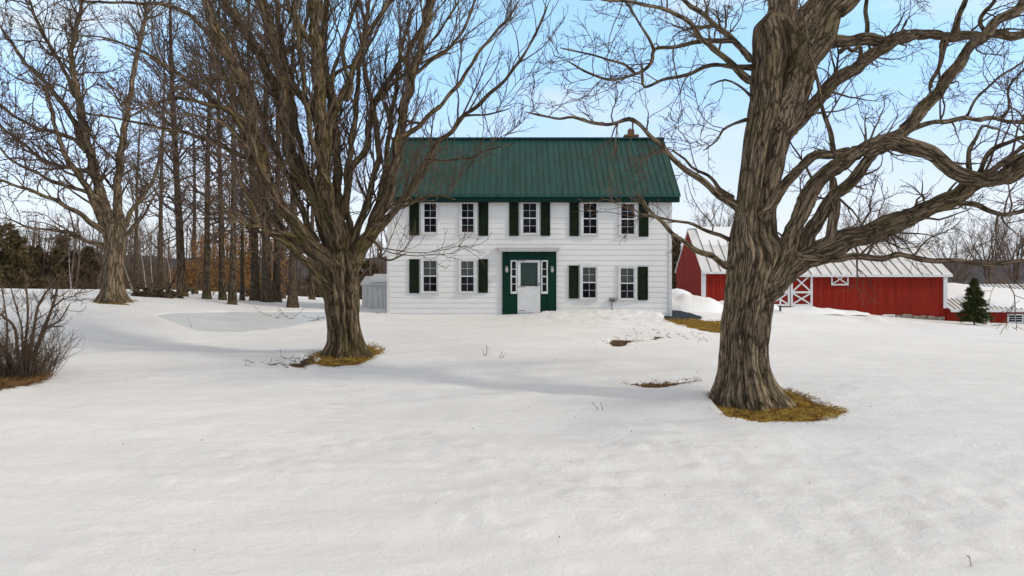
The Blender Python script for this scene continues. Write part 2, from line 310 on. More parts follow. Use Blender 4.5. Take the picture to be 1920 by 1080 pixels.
M['thicket'] = mat('brown thicket', (.06, .04, .025), .95, .1, lambda nt, b: setc(nt, b, ramp(nt, noise(nt, co(nt), .5, 5), [(.3, (.065, .043, .027)), (.55, (.15, .102, .066)), (.75, (.24, .17, .11))])))
M['hill'] = mat('wooded winter hill', (.12, .12, .13), .95, .05, lambda nt, b: setc(nt, b, ramp(nt, noise(nt, co(nt, 'Object', (1, 1, 2)), .035, 8, .7), [(.3, (.045, .047, .06)), (.6, (.10, .095, .10)), (.8, (.19, .175, .17))])))
M['blue'] = mat('blue sign paint', (.10, .25, .36), .5, .3)

# ------------------------------------------------------------------ ground heights
CP = []
def cp(px, py, Y): CP.append(tuple(W(px, py, Y)))
for a in ((40, 715, 14.5), (650, 664, 19), (1400, 752, 14.3), (960, 1080, 7.1), (100, 1080, 7.0), (1850, 1080, 7.3), (960, 850, 11), (960, 705, 17), (960, 640, 21.5),
          (960, 602, 28), (727, 588, 31.25), (960, 588, 31.25), (1258, 591, 31.25), (1130, 585, 30.2), (1310, 608, 28.5), (1900, 655, 25), (1900, 800, 13), (1700, 612, 45), (1500, 588, 50),
          (1400, 580, 50), (1320, 568, 57), (1265, 552, 66), (1900, 607, 57), (1700, 598, 57), (1590, 585, 57), (215, 566, 27), (435, 572, 31), (548, 576, 32), (340, 554, 35), (390, 559, 36), (500, 565, 36),
          (60, 640, 20), (300, 640, 22), (100, 580, 26), (0, 550, 45), (300, 549, 48), (520, 556, 50), (0, 542.5, 85), (300, 543, 85), (500, 553, 85), (700, 563, 80), (700, 576, 37), (480, 600, 27), (1600, 640, 27)): cp(*a)
CP += [(0, 60, -.6), (8, 80, -1.0), (30, 80, -2.2), (60, 60, -2.6), (-60, 40, .9), (-60, 85, .2), (-25, -30, -1.9), (25, -30, -2.1), (0, -12, -1.75), (-30, 10, -.3), (30, 12, -1.2), (60, 20, -1.4), (-60, 10, .3),
       (-150, 200, -1.5), (0, 200, -4), (150, 200, -4), (0, 320, -6), (-180, 320, -4), (180, 320, -6), (-160, 0, .5), (160, 0, -2), (0, -120, -3)]
CP = np.array(CP)
def _U(d2): return np.where(d2 > 0, d2 * np.log(np.maximum(d2, 1e-12)), 0)
def _w(xy):
    """squash far distances so that the far control points stay gentle"""
    r = np.linalg.norm(xy - np.array([0, 20.]), axis=-1, keepdims=True); return (xy - np.array([0, 20.])) / (1 + r / 45)
_c = _w(CP[:, :2]); _n = len(_c)
_A = np.zeros((_n + 3, _n + 3)); _A[:_n, :_n] = _U(((_c[:, None] - _c[None]) ** 2).sum(-1)) + np.eye(_n) * 2.0
_A[:_n, _n] = 1; _A[:_n, _n + 1:] = _c; _A[_n, :_n] = 1; _A[_n + 1:, :_n] = _c.T
_s = np.linalg.solve(_A, np.concatenate([CP[:, 2], np.zeros(3)]))
def g0(x, y):
    x, y = np.broadcast_arrays(np.asarray(x, float), np.asarray(y, float)); p = _w(np.stack([x.ravel(), y.ravel()], -1)); out = np.empty(len(p))
    for i in range(0, len(p), 20000):
        q = p[i:i + 20000]; out[i:i + 20000] = _U(((q[:, None] - _c[None]) ** 2).sum(-1)) @ _s[:_n] + _s[_n] + q @ _s[_n + 1:]
    z = out.reshape(x.shape)
    z = z + .05 * fbm(x * .22, y * .3, 3, 3) * sstep(60, 40, np.abs(y - 10))
    return z
def hit(px, py):
    """the point of the ground seen at a photo pixel"""
    Y = np.arange(5, 120, .05); x = (px - CX) / F * Y; z = CZ + (CY - py) / F * Y; d = z - g0(x, Y); k = np.argmax(d < 0)
    t = d[k - 1] / (d[k - 1] - d[k]); yy = Y[k - 1] + t * .05; return np.array([(px - CX) / F * yy, yy])
def gpt(x, y): return np.array([x, y, float(g0(x, y))])

# bare patches: outlines on the ground
class Patch:
    def __init__(s, pix=None, pts=None, rough=.12, seed=0):
        s.p = np.array([hit(*q) for q in pix]) if pix else np.array(pts, float); s.rough = rough; s.seed = seed
        s.lo = s.p.min(0) - .5; s.hi = s.p.max(0) + .5
    def sd(s, x, y):
        """signed distance, positive inside, with a ragged edge"""
        P = s.p; a = P; b = np.roll(P, -1, 0); q = np.stack([x, y], -1)[..., None, :]
        e = b - a; w = q - a; t = np.clip((w * e).sum(-1) / np.maximum((e * e).sum(-1), 1e-9), 0, 1)
        d = np.sqrt(((w - t[..., None] * e) ** 2).sum(-1)).min(-1)
        yy, xx = y[..., None], x[..., None]
        c = ((a[:, 1] > yy) != (b[:, 1] > yy)) & (xx < (b[:, 0] - a[:, 0]) * (yy - a[:, 1]) / np.where(np.abs(b[:, 1] - a[:, 1]) < 1e-9, 1e-9, b[:, 1] - a[:, 1]) + a[:, 0])
        ins = c.sum(-1) % 2 == 1
        return np.where(ins, d, -d) + s.rough * (fbm(x * 1.3, y * 1.3, s.seed, 4) + 1.1 * fbm(x * 5, y * 5, s.seed + 9, 4))
PT = {
 'big': Patch([(1318, 742), (1345, 735), (1400, 722), (1480, 733), (1530, 752), (1572, 772), (1545, 784), (1500, 790), (1430, 791), (1370, 783), (1345, 765)], rough=.10, seed=1),
 'left': Patch([(590, 668), (610, 655), (650, 648), (690, 645), (710, 656), (700, 670), (660, 683), (610, 688), (585, 683)], rough=.10, seed=2),
 'leftdirt': Patch([(540, 683), (560, 672), (600, 660), (625, 650), (640, 655), (600, 668), (585, 682), (560, 688)], rough=.2, seed=12),
 'far': Patch([(170, 566), (195, 561), (235, 561), (252, 566), (235, 570), (195, 570)], rough=.15, seed=3),
 'lawn': Patch([(1235, 599), (1262, 597), (1300, 598), (1365, 603), (1430, 612), (1380, 626), (1320, 620), (1275, 610)], rough=.22, seed=4),
 'scrape': Patch([(1132, 641), (1150, 634), (1185, 636), (1200, 640), (1170, 647), (1145, 646)], rough=.30, seed=5),
 'hollow': Patch([(1172, 719), (1200, 716), (1260, 716), (1303, 712), (1280, 721), (1235, 730), (1205, 726)], rough=.05, seed=6),
 'scuff': Patch([(1212, 632), (1235, 628), (1243, 633), (1225, 636)], rough=.22, seed=15),
 'shrubfoot': Patch([(-80, 735), (-20, 700), (20, 690), (62, 697), (70, 708), (40, 722), (-20, 735)], rough=.12, seed=7),
}
DARK_PATCH = Patch([(1240, 576), (1266, 578), (1322, 595), (1300, 600), (1240, 600)], rough=.05, seed=8)
SHADOWED_POOL = Patch([(285, 590), (320, 585), (420, 583), (520, 583), (640, 583), (640, 592), (610, 600), (540, 612), (460, 621), (370, 620), (330, 606)], rough=.05, seed=11)
RTREE, LTREE, FTREE = hit(1398, 752), hit(648, 664), hit(213, 564)
def ground_z(x, y, fine=True):
    z = g0(x, y); zb = z.copy()
    near = sstep(45, 25, y) * sstep(-10, 2, y)
    if fine:
        z = z + near * (.06 * fbm(x * .42, y * .9, 21, 4) + .020 * fbm(x * 1.6, y * 4.2, 22, 3))
        lump = sstep(6.5, 8, y) * sstep(12, 9.5, y) * sstep(-2, 0, x) + sstep(25.5, 28, y) * sstep(31.2, 30.8, y) * sstep(.2, 1.2, x) * sstep(6.8, 5.5, x) * 1.5
        crust = sstep(.02, .30, fbm(x * .28, y * .45, 41, 3)) * sstep(5, 6.5, y) * sstep(20, 11, y)
        z = z + crust * .075 * np.abs(fbm(x * 2.8, y * 2.6 + x * .8, 42, 5))
        z = z + lump * (.085 * np.abs(fbm(x * 3.2, y * 2.6, 23, 4)) )
        z = z + .35 * np.exp(-((y - 46) / 2.2) ** 2) * sstep(11, 12, x) * sstep(31, 20, x) * (.5 + fbm(x * .9, y * .5, 31, 3))   # ploughed bank by the barns
        z = z + .05 * sstep(27.6, 29.8, y) * sstep(32, 31, y) * sstep(.6, 1.6, x) * sstep(6.6, 5.6, x)
        for (tx, ty), h in ((RTREE, .12), (LTREE, .08)):
            d = np.hypot(x - tx, y - ty); z = z + h * np.exp(-(d / 1.0) ** 2) * sstep(.2, -.5, x - tx)
    for k, p in PT.items():
        m = (x > p.lo[0]) & (x < p.hi[0]) & (y > p.lo[1]) & (y < p.hi[1])
        if m.any(): k_ = sstep(-.02, .10, p.sd(x[m], y[m])); z[m] = z[m] * (1 - k_) + (zb[m] - .07) * k_
    for p, dp in ((DARK_PATCH, .06), (SHADOWED_POOL, .06)):
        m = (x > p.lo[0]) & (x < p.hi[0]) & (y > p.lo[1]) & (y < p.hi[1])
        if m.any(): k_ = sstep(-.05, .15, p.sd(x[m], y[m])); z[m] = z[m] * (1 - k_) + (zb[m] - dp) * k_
    return z
def grid_mesh(X, Y, Z):
    n, m = X.shape; V = np.stack([X, Y, Z], -1).reshape(-1, 3); i = np.arange(n - 1)[:, None] * m; j = np.arange(m - 1)[None]
    return V, np.stack([i + j, i + j + 1, i + m + j + 1, i + m + j], -1).reshape(-1, 4)
def geo(a, b, n): return a * (b / a) ** (np.arange(1, n + 1) / n)
xs = np.concatenate([np.arange(0, 12, .11), geo(12, 60, 60), geo(60, 900, 34)]); xs = np.concatenate([-xs[:0:-1], xs])
ys = np.concatenate([np.arange(-140, 2, 4.), np.arange(2, 5, .4), np.arange(5, 34, .09), np.arange(34, 70, .4), geo(70, 1000, 44)])
X, Y = np.meshgrid(xs, ys); Z = ground_z(X, Y)
V, Q = grid_mesh(X, Y, Z)
tag(MB().add(V, Q).build('snow_ground', M['snow'], smooth=True), kind='structure')

def sheet(p, step, lift, name, mt, cut=0.0):
    x = np.arange(p.lo[0], p.hi[0], step); y = np.arange(p.lo[1], p.hi[1], step); X, Y = np.meshgrid(x, y); s = p.sd(X, Y)
    Z = g0(X, Y) + lift - .05 * sstep(.03, -.12, s); V, Q = grid_mesh(X, Y, Z); keep = (s.ravel()[Q] > -.1).any(1) ; Q = Q[keep]
    used = np.unique(Q); mp = np.full(len(V), -1); mp[used] = np.arange(len(used))
    return MB().add(V[used], mp[Q]).build(name, mt, smooth=True), s
def blades(p, n, lmin, lmax, seed, w=.007, flat=.95):
    g = np.random.default_rng(seed); x = g.uniform(p.lo[0], p.hi[0], n * 3); y = g.uniform(p.lo[1], p.hi[1], n * 3); s = p.sd(x, y); k = np.where(s > .03 - .20 * g.random(n * 3) ** 2.5)[0][:n]; x, y = x[k], y[k]; m = len(x)
    b = np.stack([x, y, g0(x, y) - .035 + .04 * sstep(.04, -.04, s[k])], -1); a = g.uniform(0, 6.283, m) * .55 - 1.9; lean = g.uniform(flat, 1.45, m); l = g.uniform(lmin, lmax, m)
    d = np.stack([np.cos(a) * np.sin(lean), np.sin(a) * np.sin(lean), np.cos(lean)], -1) * l[:, None]; sd = np.stack([-np.sin(a), np.cos(a), 0 * a], -1) * w
    V = np.stack([b - sd, b + sd, b + d * .6 + sd * .7 + [0, 0, .006], b + d + [0, 0, -.006]], 1).reshape(-1, 3)
    i = np.arange(m)[:, None] * 4; return V, np.concatenate([i + [0, 1, 2], i + [0, 2, 3]])
for k, nb, l in (('big', 15000, 'matted golden brown dead grass ringing the foot of the big maple near the barns'), ('left', 6000, 'patch of brown dead grass at the foot of the many stemmed maple'),
                 ('far', 900, 'small brown patch at the foot of the far maple'), ('lawn', 9000, 'bare strip of tan lawn beside the house corner'), ('hollow', 1600, 'sliver of bare brown turf in a snow hollow'),
                 ('shrubfoot', 7000, 'tangle of dead brown grass under the bare shrub'), ('scrape', 260, 'bare scrape of brown turf in front of the house'), ('scuff', 60, 'small dark scuff of turf between the bare scrape and the tan lawn strip'), ('leftdirt', 300, 'scattered dirt and leaf litter beside the many stemmed maple')):
    p = PT[k]
    o, _ = sheet(p, .04, -.045 if k in ('scrape', 'leftdirt', 'scuff') else -.035, 'dead_grass' if k not in ('scrape', 'leftdirt', 'hollow', 'scuff') else 'bare_soil', M['soil'] if k in ('scrape', 'leftdirt', 'hollow', 'scuff') else M['grass_dead'])
    tag(o, l, 'ground cover', kind='stuff')
    V, T = blades(p, nb, .05, .12 if k != 'shrubfoot' else .3, hash(k) % 99 if False else len(k) * 7 + nb % 13)
    me = MB().add(V, T=T).build('grass_blades', M['leaf_brown'] if k in ('scrape', 'leftdirt', 'hollow', 'scuff', 'shrubfoot') else M['blade']); me.parent = o
o, _ = sheet(DARK_PATCH, .06, -.03, 'dark_patch', M['dark_ground']); tag(o, kind='structure')  # dark blue grey sheet set into the snow by the house corner
o, _ = sheet(SHADOWED_POOL, .12, -.035, 'shadowed_pool', M['pool_shading']); tag(o, kind='structure')  # flat pool sheet; the shadow lying there is put into its grey colour

# hills far behind
def hill(x0, x1, y, hts, name, dep=90):
    x = np.linspace(x0, x1, 160); h = np.interp(x, *zip(*hts)) + 2.2 * fbm(x * .03, x * 0, 5, 4) + 1.0 * fbm(x * .2, x * 0, 6, 3)
    rows = [(-1.0, 0), (-.6, .45), (-.3, .8), (0, 1.0), (.5, .7), (1, 0)]; X = np.repeat(x[None], 6, 0); Y = np.array([y + r[0] * dep for r in rows])[:, None] + 0 * X
    Z = -9 + np.array([r[1] for r in rows])[:, None] * (h + 9)[None] + 1.2 * fbm(X * .06, Y * .06, 8, 3); V, Q = grid_mesh(X, Y, Z)
    return tag(MB().add(V, Q).build(name, M['hill'], smooth=True), kind='structure')
hill(-700, 60, 560, [(-700, 16), (-300, 14), (-150, 13), (-60, 12), (60, 6)], 'hill')
hill(-50, 900, 640, [(-50, 6), (200, 8), (330, 12), (430, 13), (600, 16), (900, 12)], 'hill')

# ------------------------------------------------------------------ house
HX0, HX1, HY, HYB, HZT = -4.85, 6.21, 31.25, 37.41, 4.45
YR, ZR, YE, ZE = 34.33, 7.35, 30.9, 4.64
house = empty('house', (.68, HY, 0), 'two storey white clapboard farmhouse with dark green metal roof and shutters', 'house')
def hz(py): return CZ + (CY - py) / F * HY
def hx(px): return (px - CX) / F * HY
m = MB(); ex = .207; prof = [(HY + .1, -1.0)]; z = -1.0
while z < HZT:
    z1 = min(z + ex, HZT); prof += [(HY - .014, z), (HY + .006, z1 - .001)]; z = z1
prof += [(HY + .1, HZT)]
m.extrude_x(prof, HX0, HX1)
sl = (ZR - ZE) / (YR - YE); zw = ZE + (HY + .1 - YE) * sl - .14
m.extrude_x([(HY + .1, -1), (HY + .1, zw), (YR, ZR - .16), (HYB, zw), (HYB, -1)], HX0 + .02, HX1 - .02)
m.build('wall', M['siding'], house, world=True)
for x in (HX0 - .03, HX1 - .09):
    MB().box(x, x + .12, HY - .035, HY + .1, -1, HZT).build('corner_board', M['trim'], house, world=True)
# roof: two slopes with ribs
RX0, RX1 = -5.13, 6.515
m = MB(); th = .10
YEb = 2 * YR - YE
m.extrude_x([(YE, ZE), (YR, ZR), (YEb, ZE), (YEb, ZE - th), (YR, ZR - th * 1.25), (YE, ZE - th)], RX0, RX1, 'chevron')
nr = 49
for i in range(nr + 1):
    x = RX0 + .02 + (RX1 - RX0 - .04) * i / nr; a = .013 if i % 2 == 0 else .009; t = .020 if i % 2 == 0 else .013
    for (ya, za) in ((YE - .01, ZE + .005), (YEb + .01, ZE + .005)):
        m.bar((x, ya, za), (x, YR, ZR + .012), a * 2, t * 2, up=(0, -sl if ya < YR else sl, 1))
m.bar((RX0 - .01, YR, ZR + .03), (RX1 + .01, YR, ZR + .03), .30, .05)
roof = m.build('roof', M['green_roof'], house, world=True)
m = MB()   # boxed eave with fascia and soffit
m.extrude_x([(YE + .03, ZE - th - .003), (YE + .03, ZE - .29), (HY - .04, ZE - .29), (HY - .04, ZE - th + .12)], RX0 + .06, RX1 - .06)
for x0, x1 in ((RX0 + .02, HX0 - .035), (HX1 + .035, RX1 - .02)):
    m.extrude_x([(YE + .06, ZE - th - .02), (YR, ZR - th * 1.25 - .02), (YEb - .06, ZE - th - .02), (YEb - .06, ZE - th - .2), (YR, ZR - th - .26), (YE + .06, ZE - th - .2)], x0, x1, 'chevron')
m.build('fascia', M['green_trim_shadowed'], house, world=True)
m = MB(); cx0, cx1, cyy = 5.02, 5.52, 35.2
m.box(cx0 - .02, cx1 + .02, cyy, cyy + .5, 6.2, 7.62); m.box(cx0 - .06, cx1 + .06, cyy - .04, cyy + .54, 7.62, 7.70)
m.box(cx0 + .12, cx1 - .12, cyy + .1, cyy + .4, 7.70, 7.95); m.box(cx0 + .16, cx0 + .22, cyy + .1, cyy + .16, 7.95, 8.0)
m.build('chimney', M['brick'], house, world=True)
def zpx(zx, zy): return 660 + zx / 2.7, 220 + zy / 2.7           # enlarged view -> photo pixel
YF = HY - .014
def window(x0, x1, y0, y1, grey_top, cas):
    px0, py0 = zpx(x0, y0); px1, py1 = zpx(x1, y1); a, b, t, c = hx(px0), hx(px1), hz(py0), hz(py1); mid = t - (t - c) * .50
    w = MB(); l, r = cas; d0, d1 = YF - .055, YF + .02       # casing
    w.box(a - .05 - l, a - .05, d0, d1, c - .03, t + .14).box(b + .05, b + .05 + r, d0, d1, c - .03, t + .14).box(a - .05, b + .05, d0, d1, t + .05, t + .14)
    win = w.build('window', M['trim'], house, world=True)
    s = MB()
    for z0, z1, y in ((mid - .02, t + .05, d0 + .012), (c - .03, mid + .02, d0 + .026)):
        s.box(a - .05, a, y, YF + .01, z0, z1).box(b, b + .05, y, YF + .01, z0, z1)
    s.box(a, b, d0 + .012, YF + .01, t, t + .05).box(a, b, d0 + .010, YF + .01, mid - .022, mid + .022).box(a, b, d0 + .026, YF + .01, c - .03, c)
    xm = (a + b) / 2
    for z0, z1 in ((mid + .022, t), (c, mid - .022)):
        zm = (z0 + z1) / 2; s.box(xm - .0055, xm + .0055, d0 + .022, YF + .012, z0, z1); s.box(a, xm - .0055, d0 + .022, YF + .012, zm - .0055, zm + .0055); s.box(xm + .0055, b, d0 + .022, YF + .012, zm - .0055, zm + .0055)
    s.build('sash', M['trim'], win, world=True)
    g = MB().box(a, b, d0 + .032, YF + .013, c, mid, m=0); g.box(a, b, d0 + .030, YF + .013, mid, t, m=1 if grey_top else 0)
    g.build('pane', [M['glass'], M['grey_pane']], win, world=True)
    MB().box(a - .05 - l - .02, b + .05 + r + .02, YF - .10, YF + .01, c - .075, c - .031).build('sill', M['trim'], win, world=True)
WN = [(367, 426, 438, 581, 0, (.07, .05)), (557, 615, 438, 581, 0, (.05, .09)), (867, 932, 437, 585, 0, (.06, .06)), (1172, 1237, 438, 588, 0, (.07, .05)), (1363, 1427, 440, 590, 0, (.05, .07)),
      (363, 428, 727, 880, 1, (.06, .07)), (553, 615, 729, 880, 1, (.05, .07)), (1168, 1233, 760, 912, 1, (.06, .05)), (1360, 1425, 765, 915, 1, (.05, .07))]
for w in WN: window(*w)
SH = [(291, 340, 430, 598), (641, 690, 430, 600), (796, 843, 430, 600), (955, 1003, 430, 600), (1101, 1148, 432, 601), (1452, 1500, 433, 604), (291, 340, 718, 890), (640, 688, 718, 888), (1098, 1147, 750, 917), (1447, 1497, 756, 925)]
for x0, x1, y0, y1 in SH:
    a, b, t, c = hx(zpx(x0, 0)[0]), hx(zpx(x1, 0)[0]), hz(zpx(0, y0)[1]), hz(zpx(0, y1)[1]); s = MB()
    s.box(a, a + .05, YF - .05, YF + .01, c, t).box(b - .05, b, YF - .05, YF + .01, c, t).box(a + .05, b - .05, YF - .05, YF + .01, t - .06, t).box(a + .05, b - .05, YF - .05, YF + .01, c, c + .08).box(a + .05, b - .05, YF - .05, YF + .01, (t + c) / 2 - .03, (t + c) / 2 + .03)
    n = int((t - c) / .045)
    for i in range(n):
        zz = c + (t - c) * (i + .5) / n; s.bar((a + .04, YF - .030, zz), (b - .04, YF - .030, zz), .010, .043, up=(0, .16, 1))
    s.build('shutter', M['shutter'], house, world=True)
# doorway
P = lambda x, y: (hx(zpx(x, y)[0]), hz(zpx(x, y)[1]))
(ax, at), (bx_, ab) = P(765, 680), P(1030, 992); dx0, dt = P(838, 724); dx1, db = P(953, 985); zb = ab - .3
sur = MB(); yf = YF - .06
sl0, st = P(803, 724); sl1, sb = P(836, 893); sr0 = P(957, 0)[0]; sr1 = P(991, 0)[0]
sur.box(ax, sl0, yf, YF + .01, zb, at).box(sr1, bx_, yf, YF + .01, zb, at).box(sl0, sr1, yf, YF + .01, dt + .02, at)
sur.box(sl0, dx0, yf + .02, YF + .01, zb, sb).box(dx1, sr1, yf + .02, YF + .01, zb, sb)
sur.box(ax - .03, ax, yf - .012, YF + .01, zb, at).box(bx_, bx_ + .03, yf - .012, YF + .01, zb, at)
sur.box(sl1, dx0, yf + .02, YF + .01, sb, dt + .02).box(dx1, sr0, yf + .02, YF + .01, sb, dt + .02)
sur.build('door_surround', M['green_paint'], house, world=True)
for a, b in ((sl0, sl1), (sr0, sr1)):
    f = MB(); e = .05
    f.box(a, a + e, yf - .01, YF + .01, sb, st).box(b - e, b, yf - .01, YF + .01, sb, st).box(a + e, b - e, yf - .01, YF + .01, st - .05, st).box(a + e, b - e, yf - .01, YF + .01, sb, sb + .09)
    for i in (1, 2, 3):
        zz = sb + .09 + (st - .05 - sb - .09) * i / 4; hh = .028 if i == 2 else .012; f.box(a + e, b - e, yf + .005, YF + .01, zz - hh, zz + hh)
    fo = f.build('sidelight', M['trim'], house, world=True); MB().box(a + e, b - e, yf + .03, YF + .012, sb + .09, st - .05).build('pane', M['glass'], fo, world=True)
d = MB(); gx0, gt = P(853, 735); gx1, gb = P(940, 855)
d.box(dx0, gx0, yf - .005, YF + .01, db, dt).box(gx1, dx1, yf - .005, YF + .01, db, dt).box(gx0, gx1, yf - .005, YF + .01, gt, dt).box(gx0, gx1, yf - .005, YF + .01, db, gb)
d.bar((gx0 + .0, yf - .006, gb - .1), (gx1, yf - .006, db + .12), .02, .006, up=(0, 1, 0)); d.bar((gx1, yf - .0065, gb - .1), (gx0, yf - .0065, db + .12), .02, .006, up=(0, 1, 0))
door = d.build('storm_door', M['trim'], house, world=True)
MB().box(gx0, gx1, yf + .02, YF + .012, gb, gt).build('pane', mat('storm door glass', (.012, .035, .026), .08, .3, lambda nt, b: setc(nt, b, ramp(nt, noise(nt, co(nt, 'Object', (2, 1, .6)), 3, 4), [(.3, (.006, .018, .014)), (.7, (.020, .050, .040))]))), door, world=True)
for py in (727, 858, 978):
    z = P(0, py)[1]; MB().box(dx0 + .02, dx0 + .30, yf - .014, yf - .006, z - .009, z + .009).build('hinge', M['black'], door, world=True)
h0 = P(947, 845); MB().box(h0[0] - .012, h0[0] + .012, yf - .04, yf - .006, h0[1] - .07, h0[1] + .07).box(h0[0] - .025, h0[0] + .008, yf - .065, yf - .04, h0[1] - .02, h0[1] + .002).build('handle', M['black'], door, world=True)
hd = MB(); (kx0, kt), (kx1, kb) = P(738, 660), P(1053, 680)
hd.box(kx0 + .10, kx1 - .10, YF - .28, YF + .01, kb, kb + .05).box(kx0 + .03, kx1 - .03, YF - .32, YF + .01, kb + .05, kt - .02); hd.extrude_x([(YF - .36, kt - .02), (YF - .36, kt + .01), (YF + .01, kt + .03), (YF + .01, kt - .02)], kx0 - .02, kx1 + .02)
for i in range(9): xx = kx0 + .2 + (kx1 - kx0 - .4) * i / 8; hd.box(xx - .02, xx + .02, YF - .352, YF - .34, kb + .06, kb + .10)
hd.build('door_hood', M['hood'], house, world=True)
for zx in (783, 1012):
    x, z = P(zx, 775); s = MB()
    s.box(x - .05, x + .05, yf - .025, yf, z - .03, z + .17); th_ = np.linspace(0, 1, 8)
    s.bar((x, yf - .02, z + .12), (x, yf - .13, z + .15), .025, .025); s.bar((x, yf - .12, z + .16), (x, yf - .12, z + .07), .10, .10, up=(0, 1, 0))
    lp = s.build('wall_lamp', M['grey_metal'], house, world=True)
    prof = np.array([(x, yf - .12, z + .075 - .16 * t) for t in th_]); rr = .062 * np.sqrt(np.clip(1 - (th_ * 1.05 - .25) ** 2 * 1.5, .02, 1))
    MB().tubes(prof, rr, 14).build('globe', M['lamp_glass'], lp, smooth=True, world=True)
ex_, ez = P(1320, 925); s = MB(); s.box(ex_ - .13, ex_ + .13, YF - .10, YF + .01, ez - .06, ez + .07)
s.tubes(np.array([(ex_, YF - .10, ez), (ex_, YF - .15, ez), (ex_, YF - .17, ez)]), np.array([.075, .075, .05]), 14)
mb_ = s.build('electric_meter', M['grey_metal'], house, world=True); MB().tubes(np.array([(ex_ - .05, YF - .05, ez - .05), (ex_ - .04, YF - .05, ez - .25), (ex_ - .02, YF - .05, ez - .8)]), np.array([.022] * 3), 8).build('conduit', M['grey_metal'], mb_, world=True)

# small board shed behind the house
sx0, sx1, sy0, sy1 = (677 - CX) / F * 36, -3.9, 36.2, 38.6
sz = float(g0(sx0, 36)); shed = empty('shed', ((sx0 + sx1) / 2, sy0, sz), 'low grey white board shed with snowy roof beside the house', 'shed')
zt = CZ + (CY - 534) / F * 36.2; m = MB()
nb = 12
for i in range(nb):
    a = sx0 + (sx1 - sx0) * i / nb; m.box(a + .006, a + (sx1 - sx0) / nb - .006, sy0 - rnd.uniform(0, .012), sy0 + .05, sz - .5, zt)
m.extrude_x([(sy0 + .05, sz - .5), (sy0 + .05, zt), ((sy0 + sy1) / 2, zt + .28), (sy1, zt), (sy1, sz - .5)], sx0 + .01, sx1)
m.build('wall', M['shed'], shed, world=True)
ym = (sy0 + sy1) / 2
MB().extrude_x([(sy0 - .12, zt - .02), (ym, zt + .33), (sy1 + .1, zt - .02), (sy1 + .1, zt + .03), (ym, zt + .39), (sy0 - .12, zt + .03)], sx0 - .06, sx1, 'chevron').build('roof', M['tin'], shed, world=True)
MB().extrude_x([(sy0 + .05, zt + .105), (ym, zt + .41), (sy1 - .1, zt + .12), (sy1 - .1, zt + .2), (ym, zt + .49), (sy0 + .1, zt + .21)], sx0 + .35, sx1 - .1, 'chevron').build('roof_snow', M['snow_roof'], shed, world=True)

# ------------------------------------------------------------------ barns
def xmark(m, x0, x1, z0, z1, y, w=.10, frame=True):
    if frame:
        m.box(x0, x0 + w, y - .05, y, z0, z1).box(x1 - w, x1, y - .05, y, z0, z1).box(x0 + w, x1 - w, y - .05, y, z0, z0 + w).box(x0 + w, x1 - w, y - .05, y, z1 - w, z1)
    m.bar((x0 + w, y - .02, z0 + w), (x1 - w, y - .02, z1 - w), .03, w * .85, up=(0, 0, 1)); m.bar((x0 + w, y - .024, z1 - w), (x1 - w, y - .024, z0 + w), .03, w * .85, up=(0, 0, 1))
BY = 58.0
def bx(px, Y=BY): return (px - CX) / F * Y
def bz(py, Y=BY): return CZ + (CY - py) / F * Y
def barn(label, x0, x1, y0, y1, ze, zr, zb, oh=.3, seams=.62, xr1=None):
    b = empty('barn', ((x0 + x1) / 2, y0, zb), label, 'barn'); ym = (y0 + y1) / 2
    MB().extrude_x([(y0, zb - 1.2), (y0, ze), (ym, zr - .1), (y1, ze), (y1, zb - 1.2)], x0, x1).build('wall', M['red'], b, world=True)
    m = MB(); s = (zr - ze) / (ym - y0); a0, a1 = x0 - oh, x1 + oh; yo = y0 - .35; zo = ze - .35 * s + .08
    m.extrude_x([(yo, zo), (ym, zr + .08), (2 * ym - yo, zo), (2 * ym - yo, zo - .10), (ym, zr - .04), (yo, zo - .10)], a0, a1, 'chevron')
    n = int((a1 - a0) / seams)
    for i in range(1, n):
        x = a0 + (a1 - a0) * i / n
        for yy in (yo - .005, 2 * ym - yo + .005): m.bar((x, yy, zo + .012), (x, ym, zr + .092), .05, .05, up=(0, -s if yy < ym else s, 1), m=1)
    m.bar((a0, ym, zr + .10), (a1, ym, zr + .10), .3, .05)
    m.build('roof', [M['tin'], M['tin_seam_shading']], b, world=True)
    MB().box(a0 + .01, a1 - .01, yo - .025, yo + .02, zo - .17, zo - .001).build('fascia', M['trim'], b, world=True)
    return b, yo, zo
X0, XJ, X1 = 13.77, 19.0, 31.5
zg1 = bz(567); b1, yo, zo = barn('tall red barn with steep white gabled roof behind the house corner', X0, XJ, BY, 67.0, bz(505), bz(431, 62.5), zg1, oh=.07)
MB().box(X0 - .03, X0 + .28, BY - .04, BY + .1, zg1 - .6, bz(507)).build('corner_board', M['trim'], b1, world=True)
b1w = MB(); b1w.extrude_x([(BY + .3, zo + .16), (62.5, bz(431, 62.5) + .11), (62.5, bz(431, 62.5) + .24), (BY + 1.2, zo + .95)], X0 + .6, XJ - .3); b1w.build('roof_snow', M['snow_roof'], b1, world=True)
zg2 = bz(590); b2, yo, zo = barn('long red barn with pale tin roof and white X braced doors', XJ, X1, BY + .06, 66.3, bz(512), bz(458, 62.15), zg2, seams=.72)
